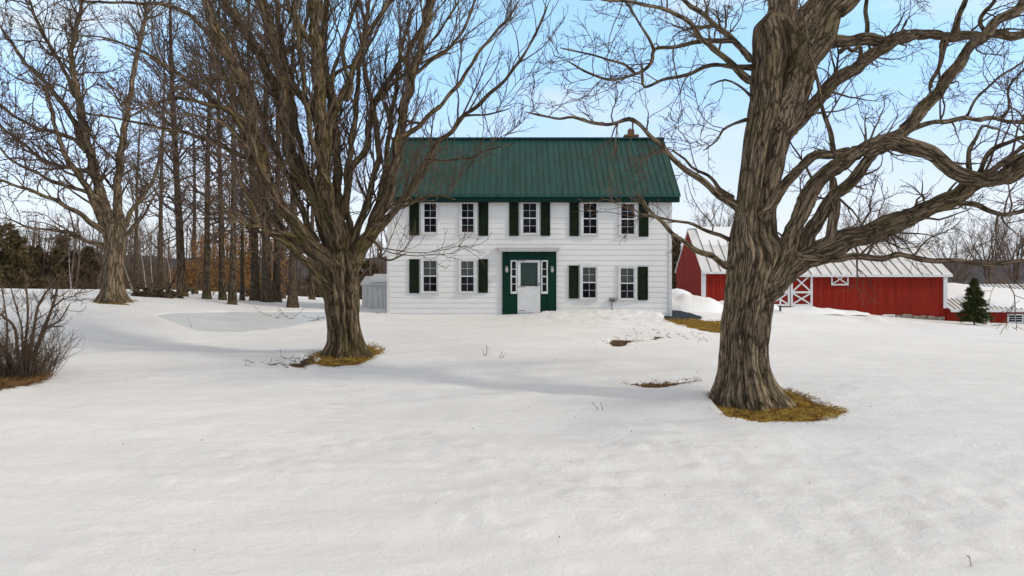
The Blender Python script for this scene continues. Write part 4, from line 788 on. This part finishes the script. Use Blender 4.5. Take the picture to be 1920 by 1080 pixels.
# ---- far maple at the left
FT_ROWS = [(568, 178, 250), (560, 184, 243), (550, 189, 237), (535, 193, 233), (515, 195, 232), (495, 196, 232), (470, 195, 235), (450, 193, 239), (432, 194, 238), (420, 200, 232)]
FT_L = [("212,455 205,420 195,385 187,360 176,320 167,283 155,230 147,183 138,140 133,100 136,85 140,70 150,20 155,0", 26, 7, 0, .8), ("200,430 182,395 167,360 147,328 127,300 115,272 107,250 98,215 90,183", 16, 6, 0, -1.4),
        ("152,260 133,217 110,185 90,160 65,135 43,113 25,85 7,60", 12, 6, .3, 1.8), ("225,440 222,400 220,360 224,320 227,290 234,240 240,200 246,170 250,140 262,80 275,20", 20, 7, .2, .6),
        ("230,430 245,400 262,375 280,350 295,315 300,280 310,230", 11, 4, .2, 1.5), ("200,440 175,420 150,402 120,384 90,370 60,358 30,348 2,338", 12, 5, -.2, -2.4), ("198,462 170,455 140,440 110,432 80,430 50,425 20,412", 10, 3, -.1, -1.4),
        ("232,445 255,420 272,400 290,365", 9, 3, 0, -1.2), ("165,285 140,262 110,250 70,240 40,225 4,200", 10, 5, .2, -1.2), ("176,325 150,318 118,312 80,300 45,270 5,240", 10, 5, 0, 1.6), ("140,180 120,130 95,90 70,40 55,0", 9, 5, .6, 1.6), ("190,375 150,355 110,345 60,320 20,300 3,280", 9, 4, -.1, -2)]
SP_F = [dict(dens=3.8, K=6, ang=45, lenf=1.8, rf=.5, rmin=.017, up=.22, wob=.22, lmin=.5, sides=4, rcap=.045), dict(dens=3.8, K=5, ang=42, lenf=.9, rf=.6, rmin=.012, up=.15, wob=.26, t0=.2, sides=3),
        dict(dens=3.4, K=4, ang=42, lenf=.45, rf=.7, rmin=.009, up=.1, wob=.3, lmin=.12, sides=3)]
maple('maple_tree', 'broad bare maple keeping a few withered leaves, left of the grove and behind the shrub', FTREE, FTREE[1], FT_ROWS, FT_L, [], 'bark_grey', 13, SP_F, .35, S=64, famp=.14, leaves=(1500, .045, .12))

# ------------------------------------------------------------------ grove of straight trunks, beyond it the wood
def straight_tree(name, label, base, h, r, lean, seed, bark='bark_grove', tw='twig_far', group=None, spec=None, first=.15, flare=.25, cat='tree', lat=2.6, dens=3.4, scale=1.0, leaf=None, parts=True):
    rng = np.random.default_rng(seed); z0 = float(g0(*base)); t = empty(name, (base[0], base[1], z0), label, cat, group); K = 40; s = np.linspace(0, 1, K)
    P = np.stack([base[0] + lean[0] * h * s + .12 * scale * np.sin(s * 5 + seed) * s, base[1] + lean[1] * h * s + .12 * scale * np.sin(s * 4 + 2 * seed) * s, z0 - .2 + (h + .2) * s], -1); Rr = r * (1 - .82 * s ** .9) * (1 + flare * 2.2 * np.exp(-np.clip(s * h - .2, 0, None) / .28))
    MB().tubes(P, Rr, 14, furrow=bark_furrow(seed, .16)).build('trunk', M[bark], t, smooth=True, world=True)
    n = int(h / 1.0); i0 = int(K * first); B = resample(np.concatenate([P[i0:], Rr[i0:, None]], 1), n * 4 + 1); PP = np.array([B[k * 4:k * 4 + 5, :3] for k in range(n)]); RR = np.array([B[k * 4:k * 4 + 5, 3] for k in range(n)])
    P1, R1 = children(rng, PP, RR, dens, 8, 62, lat, .42, .020 * scale, up=.22, wob=.20, t0=0, tip=False, lmin=.6 * scale, rcap=.055 * scale)
    P2, R2 = children(rng, P1, R1, 2.6 / scale, 5, 46, 1.1 * scale, .6, .014 * scale, up=.2, wob=.22, t0=.15, lmin=.25 * scale)
    P3, R3 = children(rng, P2, R2, 2.4 / scale, 4, 42, .5 * scale, .7, .0105 * scale, up=.15, wob=.26, t0=.2, lmin=.15 * scale)
    c = MB().tubes(P1, R1, 5).tubes(P2, R2, 3).tubes(P3, R3, 3).build('crown', M[tw], t, smooth=True, world=True)
    if leaf: V, Q = leafs(rng, P2, *leaf); MB().add(V, Q).build('leaves', M['leaf'], c, world=True)
    return t
GR = 'straight trunked trees of the grove'
for px, py, w, tx, h, l in ((341, 555, 17, 318, 16, 'leaning bare tree with grey green foot beside the brush pile'), (387, 560, 14, 396, 15, 'slim bare tree second from the brush pile'), (417, 562, 13, 412, 16, 'slim bare tree standing between two darker trunks of the grove'),
                            (435, 571, 14, 440, 15, 'bare tree with a flared foot standing forward in the grove'), (454, 563, 8, 452, 13, 'thinnest bare tree of the grove, behind the flared one'), (479, 564, 18, 470, 15, 'bare tree with orange leaves round its foot, left of the twin trunks'),
                            (501, 566, 20, 494, 16, 'thicker trunk of the twin pair in the grove'), (517, 566, 17, 530, 14, 'slanting trunk of the twin pair in the grove'), (548, 576, 18, 552, 13, 'stout bare tree nearest the many stemmed maple')):
    b = hit(px, py); r = w / 2 / F * b[1]; x1 = (tx - CX) / F * b[1]; zt = 512 / F * b[1] + CZ
    straight_tree('bare_tree', l, b, h, r, ((x1 - b[0]) / zt, rnd.uniform(-.03, .03)), int(px), group=GR, lat=2.8, dens=2.9, first=.17, leaf=(60, .05, .1))
# a few more grown behind
for px, Y, w, h in ((300, 44, 11, 14), (365, 47, 10, 13), (466, 46, 10, 14), (530, 45, 11, 13), (585, 46, 10, 13), (255, 50, 10, 12)):
    b = np.array([(px - CX) / F * Y, Y]); straight_tree('bare_tree', {300: 'tall thin bare tree behind the brush pile', 365: 'thin bare tree far back between the grove trunks', 466: 'thin bare tree far back behind the orange leaves', 530: 'thin bare tree far back behind the twin trunks', 585: 'bare tree far back seen through the many stemmed maple', 255: 'thin bare tree far back right of the leafy maple'}[px], b, h, w / 2 / F * Y, (rnd.uniform(-.03, .03), 0), px + 5, group='thin trees behind the grove', lat=2.4, dens=2.4)
# beech saplings holding orange leaves
for i, (px, Y, h, l) in enumerate(((362, 43, 2.6, 'orange leaved beech sapling just right of the leaning trunk'), (400, 45, 3.0, 'orange leaved beech sapling between the slim grove trunks'), (428, 42, 2.4, 'orange leaved beech sapling behind the flared trunk'), (463, 44, 3.2, 'tallest orange leaved beech sapling behind the thinnest trunk'), (488, 41, 2.8, 'orange leaved beech sapling against the twin trunks'), (530, 44, 2.3, 'sparse orange leaved beech sapling between twin trunks and the stout tree'))):
    b = np.array([(px - CX) / F * Y, Y]); straight_tree('beech_sapling', l, b, h, .035, (0, 0), 400 + i, tw='twig', group='orange beech saplings', first=.08, flare=0, lat=1.5, dens=7, scale=.55, leaf=(1500 if i < 5 else 700, .055, .12))
# birches at the wood's edge
for i, (px, tx, py, ty, l) in enumerate(((134, 128, 541, 475, 'forked pale birch at the edge of the wood, left of the leafy maple'), (250, 231, 542, 498, 'leaning pale birch right of the leafy maple trunk'), (288, 278, 543, 462, 'crooked pale birch behind the brush pile'), (275, 260, 543, 470, 'slender grey birch left of the crooked one'), (320, 317, 543, 486, 'straight pale birch left of the leaning grove tree'))):
    Y = 80.; x = (px - CX) / F * Y; b = np.array([x, Y]); h = (py - ty) / F * Y * 1.5
    straight_tree('birch_tree', l, b, h, .065, ((tx - px) / max(py - ty, 1) * .9, 0), 600 + i, bark='birch', group='pale birches along the wood', lat=1.5, dens=1.6, scale=1.6, flare=.1, first=.35)
def wood(rng, xy, hr, name, label, scale=2.2, mt='twig_far', clumps=0, csize=.22):
    n = len(xy); z = g0(xy[:, 0], xy[:, 1]); h = rng.uniform(*hr, n); b = np.stack([xy[:, 0], xy[:, 1], z - .2], -1); d = nrm(np.stack([rng.normal(0, .07, n), rng.normal(0, .07, n), np.ones(n)], -1))
    P, Rr = grow(rng, b, d, h, .012 * h + .02, 7, .05, 0, .02); m = MB().tubes(P, Rr, 5)
    P1, R1 = children(rng, P, Rr, 2.2, 5, 50, 2.0, .4, .013, up=.35, wob=.16, t0=.12, lmin=.5); m.tubes(P1, R1, 3)
    P2, R2 = children(rng, P1, R1, 1.5, 4, 42, .9, .7, .011, up=.25, wob=.22, t0=.15, lmin=.3); m.tubes(P2, R2, 3)
    if clumps:
        i = rng.integers(0, n, clumps); c = np.stack([xy[i, 0] + rng.normal(0, 1.6, clumps), xy[i, 1] + rng.normal(0, 1.2, clumps), 0 * i], -1); c[:, 2] = g0(c[:, 0], c[:, 1]) + np.abs(rng.normal(0, 1.0, clumps)) ; dd = nrm(np.stack([rng.normal(0, .5, clumps), rng.normal(0, .5, clumps), np.ones(clumps)], -1))
        P3, R3 = grow(rng, c - [0, 0, .3], dd, rng.uniform(.6, 2.2, clumps), np.full(clumps, .02), 4, .25, 0, .014); m.tubes(P3, R3, 3, m=1)
    return tag(m.build(name, [M[mt], M['thicket']], smooth=True), label, 'wood', kind='stuff')
rng = np.random.default_rng(5)
def strip(n, x0, x1, y0, y1): return np.stack([rng.uniform(x0, x1, n), y0 + (y1 - y0) * rng.random(n) ** 1.3], -1)
wood(rng, strip(430, -75, -8, 87, 125), (4.5, 9.5), 'woodland', 'dense brown leafless wood along the far edge of the left field', clumps=26000)
wood(rng, strip(120, -14, 34, 100, 150), (4, 7), 'woodland', 'brown leafless wood behind the farmhouse', clumps=7000)
wood(rng, strip(240, 34, 100, 120, 190), (3, 6), 'woodland', 'brown leafless wood behind the low wing of the barn', clumps=13000)

# utility pole and wires far behind the left corner of the house
uy = 95.0; u0 = W(679, 512, uy); up = empty('utility_pole', (u0[0], uy, float(g0(u0[0], uy))), 'thin pale utility pole in the gap between mossy maple and house', 'utility pole'); zt = CZ + (CY - 484) / F * uy
MB().tubes(np.array([(u0[0], uy, float(g0(u0[0], uy)) - .3), (u0[0], uy, zt)]), np.array([.09, .07]), 8).build('pole', M['shed'], up, world=True); MB().bar((u0[0] - .5, uy - .1, zt - .25), (u0[0] + .5, uy - .1, zt - .25), .07, .09).build('crossarm', M['shed'], up, world=True)
for py, l in ((485, 'uppermost power line strung past the thin utility pole'), (491, 'middle power line strung past the thin utility pole'), (499, 'lowest power line strung past the thin utility pole')):
    q = np.linspace(-1, 1, 31); P_ = np.stack([u0[0] + 26 * q, uy - .12 + 0 * q, CZ + (CY - py) / F * uy + .5 * np.abs(q) * (np.abs(q) - 1)], -1); tag(MB().tubes(P_, np.full(31, .009), 5).build('power_line', M['twig_far'], smooth=True), l, 'power line', 'power lines behind the house')
# evergreens
def conifer(name, label, base, h, rad, seed, mt, n=2600, cat='tree', group=None, top=1.0, start=.03, ln=.16, z0=None):
    rng = np.random.default_rng(seed); z0 = float(g0(*base)) if z0 is None else z0; t = empty(name, (base[0], base[1], z0), label, cat, group)
    MB().tubes(np.array([(base[0], base[1], z0 - .2), (base[0], base[1], z0 + h * .5), (base[0], base[1], z0 + h * .985)]), np.array([h * .016 + .02, h * .010, .006]), 8).build('trunk', M['bark_grove'], t, smooth=True, world=True)
    nb = int(n / 14); u = start + (1 - start) * np.sort(rng.random(nb)) ** 1.15; a = rng.uniform(0, 6.283, nb); L = rad * (1 - u) ** (.8 * top) * rng.uniform(.55, 1.25, nb) + .03 * h * .3
    b = np.stack([base[0] + 0 * u, base[1] + 0 * u, z0 + u * h], -1); d = nrm(np.stack([np.cos(a), np.sin(a), rng.normal(.10, .12, nb) + .35 * u], -1)); P, Rr = grow(rng, b, d, L, np.full(nb, .01 * h / 3), 5, .06, -.1, .004)
    m = MB().tubes(P, Rr, 3); k = n * 9; i = rng.integers(0, nb, k); t_ = .12 + .88 * rng.random(k) ** .75; uu = t_ * 4; q = np.minimum(uu.astype(int), 3); f = (uu - q)[:, None]
    c = P[i, q] * (1 - f) + P[i, q + 1] * f; T = nrm(P[i, q + 1] - P[i, q]); g = nrm(rng.normal(size=(k, 3)) + [0, 0, -.1]); dr = nrm(T * .8 + g * .9); l = ln * h / 3 * rng.uniform(.5, 1.2, (k, 1)) ; sd = nrm(np.cross(dr, rng.normal(size=(k, 3)))) * l * .13
    V = np.stack([c - sd, c + dr * l, c + sd], 1).reshape(-1, 3); m.add(V, T=np.arange(3 * k).reshape(-1, 3)); m.build('crown', M[mt], t, world=True); return t
bs = np.array([(1827 - CX) / F * 53, 53.]); conifer('spruce_tree', 'small dark green spruce in front of the low barn wing', bs, 2.9, 1.02, 3, 'needle', n=2600, ln=.20, z0=float(CZ + (CY - 606) / F * 53))
conifer('pine_tree', 'dark pine top showing over the right end of the tin barn roof', np.array([(1722 - CX) / F * 75, 75.]), 5.6, 1.9, 4, 'needle', n=1500, top=.45, ln=.3)
conifer('pine_tree', 'dark evergreen in the gap between the house corner and the tall barn', np.array([(1262 - CX) / F * 76, 76.]), 5.6, 1.6, 5, 'pine', n=1500, top=.6, ln=.3)
conifer('pine_tree', 'narrow dark evergreen against the left side of the tall barn', np.array([(1279 - CX) / F * 80, 80.]), 4.6, 1.3, 6, 'pine', n=1200, top=.6, ln=.3)
for i, (px, Y, h, r, l) in enumerate(((12, 84, 6.4, 2.6, 'broad dull pine at the left edge of the wood'), (118, 88, 5.6, 1.7, 'dull pine between the shrub and the leafy maple'), (165, 90, 4.6, 1.5, 'short dull pine just left of the leafy maple trunk'), (66, 88, 4.6, 1.8, 'low dull pine between the two taller ones at the left'), (612, 90, 5.8, 2.2, 'dull pine behind the mossy stems of the maple'), (690, 90, 4.2, 2.2, 'low dull pine behind the board shed'))):
    conifer('pine_tree', l, np.array([(px - CX) / F * Y, Y]), h, r, 20 + i, 'pine', n=1000, group='dull pines at the edge of the wood', top=.5, ln=.34)
# bare trees behind the barns
SPB = dict(lat=3.6, dens=2.6, scale=2.0)
for i, (px, Y, topy, l) in enumerate(((1640, 88, 360, 'round crowned bare tree rising behind the tin barn roof'), (1352, 90, 365, 'bare tree rising behind the tall barn'), (1855, 82, 398, 'bare spreading tree beyond the low wing, left of its neighbour'), (1905, 84, 392, 'bare tree at the right edge of the photo'), (1795, 92, 425, 'smaller bare tree just right of the tin barn roof'), (1690, 100, 400, 'faint bare tree behind the end of the tin roof'), (1580, 95, 395, 'bare tree half hidden behind the maple limbs and barn'))):
    b = np.array([(px - CX) / F * Y, Y]); z = float(g0(*b)); h = CZ + (CY - topy) / F * Y - z
    rg = np.random.default_rng(700 + i); t = empty('bare_tree', (*b, z), l, 'tree', 'bare trees behind the barns'); P = np.array([(*b, z - .2), (b[0] + .1, b[1], z + h * .2), (b[0] - .05, b[1], z + h * .36)]); A = smooth_path(P, .4)
    MB().tubes(A, np.linspace(.26, .19, len(A)), 10, furrow=bark_furrow(70 + i, .12)).build('trunk', M['bark_grove'], t, smooth=True, world=True); ns = 9
    aa = np.arange(ns) * 2.4 + rg.random(ns); ti = rg.uniform(.12, .75, ns); d = nrm(np.stack([np.cos(aa) * ti, np.sin(aa) * ti, np.ones(ns)], -1)); st = np.repeat(A[-1:], ns, 0) - np.array([0, 0, 1.]) * rg.uniform(0, h * .12, (ns, 1))
    P1, R1 = grow(rg, st, d, h * .62 * rg.uniform(.75, 1.0, ns), np.full(ns, .11), 8, .08, .05, .02); P2, R2 = children(rg, P1, R1, 1.6, 6, 38, 2.2, .45, .016, up=.25, wob=.14, t0=.2, lmin=.6); P3, R3 = children(rg, P2, R2, 1.7, 5, 38, 1.1, .6, .013, up=.2, wob=.2, lmin=.4); P4, R4 = children(rg, P3, R3, 1.3, 4, 38, .6, .7, .011, up=.15, wob=.24, lmin=.25)
    MB().tubes(P1, R1, 5).tubes(P2, R2, 4).tubes(P3, R3, 3).tubes(P4, R4, 3).build('crown', M['twig_far'], t, smooth=True, world=True)

# ------------------------------------------------------------------ shrub at the left edge, brush pile, weeds
sb_ = hit(48, 705); zb0 = float(g0(*sb_)); sh = empty('shrub', (*sb_, zb0), 'bare many stemmed shrub at the left edge of the snow', 'shrub'); rg = np.random.default_rng(31); Ys = sb_[1]
stems = [("52,705 56,670 60,630 66,600 72,575 82,555 95,535", 13, 4, 0, .3), ("58,700 66,660 78,625 90,600 98,575 104,552 108,535", 15, 5, -.1, -.5), ("48,705 48,660 50,620 52,580 50,545 47,515", 10, 3, .1, .5), ("40,703 34,660 28,620 15,600 0,588", 11, 6, 0, -.6), ("44,703 42,650 40,610 30,575 22,545", 8, 3, .2, .9), ("76,632 88,612 108,604 120,590 128,575", 5, 3, -.3, -.6), ("80,622 96,613 112,612", 5, 3, -.2, -.5), ("30,705 18,670 4,650", 9, 6, .2, .4), ("20,710 12,660 14,610 8,570 4,545", 8, 3, .1, .5), ("100,575 118,562 138,555 148,548", 4, 2, -.4, -.9), ("10,706 -10,660 -25,600", 9, 3, .3, .3), ("96,560 102,552 112,556 124,548", 4, 2, -.4, -.3)]
pth = []
for i, s in enumerate(stems):
    A = limb_path((s[0], s[1] * .8, s[2] * .8, s[3], s[4]), Ys, rg, ext=False); pth.append(A); P, r, S_, f = limb_mesh(A, 3100 + i, 8, .12); MB().tubes(P, r, S_, furrow=f).build('stem', M['shrub'], sh, smooth=True, world=True)
crown_from(rg, pth, 'crown', sh, [dict(dens=10, K=6, ang=42, lenf=.42, rf=.45, rmin=.005, up=.35, wob=.26, lmin=.12, sides=4, rcap=.012), dict(dens=10, K=5, ang=40, lenf=.2, rf=.7, rmin=.0035, up=.2, wob=.3, lmin=.08, sides=3)], M['twig'], .05)
n = 320; a = rg.uniform(0, 6.28, n); rr = .42 * np.sqrt(rg.random(n)); b = np.stack([sb_[0] - .05 + rr * np.cos(a) * 1.25, sb_[1] + rr * np.sin(a), np.full(n, zb0 - .05)], -1); d = nrm(np.stack([np.cos(a) * .35, np.sin(a) * .35, np.ones(n)], -1) + rg.normal(0, .12, (n, 3)))
P, Rr = grow(rg, b, d, rg.uniform(.3, 1.0, n), np.full(n, .006), 6, .14, 0, .0035); P2, R2 = children(rg, P, Rr, 4, 4, 32, .3, .7, .003, up=.2, wob=.2); MB().tubes(P, Rr, 4).tubes(P2, R2, 3).build('shoots', M['twig'], sh, smooth=True, world=True)
bp = hit(295, 557); zb1 = float(g0(*bp)); pile = empty('brush_pile', (*bp, zb1), 'dark pile of fallen limbs on the snow beside the leaning grove tree', 'brush pile')
m = MB(); rg = np.random.default_rng(41); n = 26; b = np.stack([bp[0] + rg.normal(0, .45, n), bp[1] + rg.normal(0, .35, n), zb1 + rg.uniform(0, .2, n)], -1); d = nrm(np.stack([rg.normal(0, 1, n), rg.normal(0, .35, n), rg.normal(.0, .12, n)], -1)); b = b - d * .5
P, Rr = grow(rg, b, d, rg.uniform(.6, 2.1, n), rg.uniform(.03, .10, n), 8, .14, 0, .012); m.tubes(P, Rr, 8, furrow=bark_furrow(5, .15)); m.build('log', M['bark_grove'], pile, smooth=True, world=True)
P2, R2 = children(rg, P, Rr, 3, 6, 48, .8, .35, .009, up=.25, wob=.25); MB().tubes(P2, R2, 4).build('twigs', M['twig'], pile, smooth=True, world=True)
m = MB()
for k in range(3):
    r_ = np.linspace(0, math.pi / 2, 8); t_ = np.linspace(0, 6.283, 17); Rg, Tg = np.meshgrid(r_, t_); x = np.cos(Tg) * np.cos(Rg) * rg.uniform(.3, .5); y = np.sin(Tg) * np.cos(Rg) * .3; z = np.sin(Rg) * rg.uniform(.15, .25) * (1 + .4 * fbm(x * 6 + k, y * 6, k, 3)); V, Q = grid_mesh(x + bp[0] - .5 + k * .45, y + bp[1] - .2, z + zb1 - .03); m.add(V, Q)
m.build('stump', M['soil'], pile, smooth=True, world=True)
def weed(px, py, h, n, label, seed, lean=.3):
    rg = np.random.default_rng(seed); b0 = hit(px, py); z = float(g0(*b0)); b = np.stack([b0[0] + rg.normal(0, .05, n), b0[1] + rg.normal(0, .05, n), np.full(n, z - .05)], -1); d = nrm(np.stack([rg.normal(0, lean, n), rg.normal(0, lean, n), np.ones(n)], -1))
    P, Rr = grow(rg, b, d, h * rg.uniform(.6, 1.1, n), np.full(n, .008), 6, .1, 0, .004); P2, R2 = children(rg, P, Rr, 5, 4, 40, .10, .8, .004, lmin=.05)
    return tag(MB().tubes(P, Rr, 4).tubes(P2, R2, 3).build('weed', M['twig'], smooth=True), label, 'weed', 'dead weeds poking from the snow')
weed(908, 668, .28, 3, 'dead weed stalks in the snow in front of the door, the left of two', 1); weed(939, 670, .20, 2, 'dead weed stalks in the snow in front of the door, the right of two', 2); weed(1786, 1062, .24, 1, 'lone dead stalk in the foreground snow at lower right', 3, .15)
weed(1131, 768, .16, 2, 'dark bent stalk in the snow left of the massive maple', 4, .6); weed(466, 684, .16, 2, 'dark bent stick in the snow left of the mossy maple', 5, 1.0); weed(355, 612, .3, 1, 'tiny stalk on the grey shadowed pool', 6); weed(712, 590, .18, 2, 'dark twig on the snow by the left house corner', 7, .9)
# fallen twigs round the left maple and crumbs of bark over the snow
rg = np.random.default_rng(51)
def litter(name, label, pts, l, r, up=.15):
    n = len(pts); b = np.concatenate([pts, (g0(pts[:, 0], pts[:, 1]) + .02)[:, None]], 1); d = nrm(np.stack([rg.normal(0, 1, n), rg.normal(0, 1, n), np.abs(rg.normal(0, up, n))], -1)); P, Rr = grow(rg, b, d, rg.uniform(.4, 1.3, n) * l, np.full(n, r), 5, .25, 0, r * .5); m = MB().tubes(P, Rr, 5)
    if l > .2: P2, R2 = children(rg, P, Rr, 3, 4, 45, l * .3, .7, r * .6, lmin=.03, up=0); m.tubes(P2, R2, 3)
    return tag(m.build(name, M['twig'], smooth=True), label, 'litter', kind='stuff')
c = hit(562, 682); litter('twig_litter', 'fallen twigs on the snow left of the mossy maple', c + rg.normal(0, 1, (30, 2)) * [.4, .4], .28, .009, .05)
c = hit(575, 598); litter('twig_litter', 'fallen branches lying on the grey shadowed pool', c + rg.normal(0, 1, (12, 2)) * [.7, .2], .7, .010, .02)
c = hit(1250, 628); litter('twig_litter', 'dark crumbs of turf scattered on the snow before the house corner', c + rg.normal(0, 1, (34, 2)) * [.9, 1.0], .16, .009, .0)
pts = np.stack([rg.uniform(-8, 8, 46), rg.uniform(7.5, 22, 46)], -1); litter('bark_crumbs', 'scattered specks of bark on the open snow', pts, .03, .007)
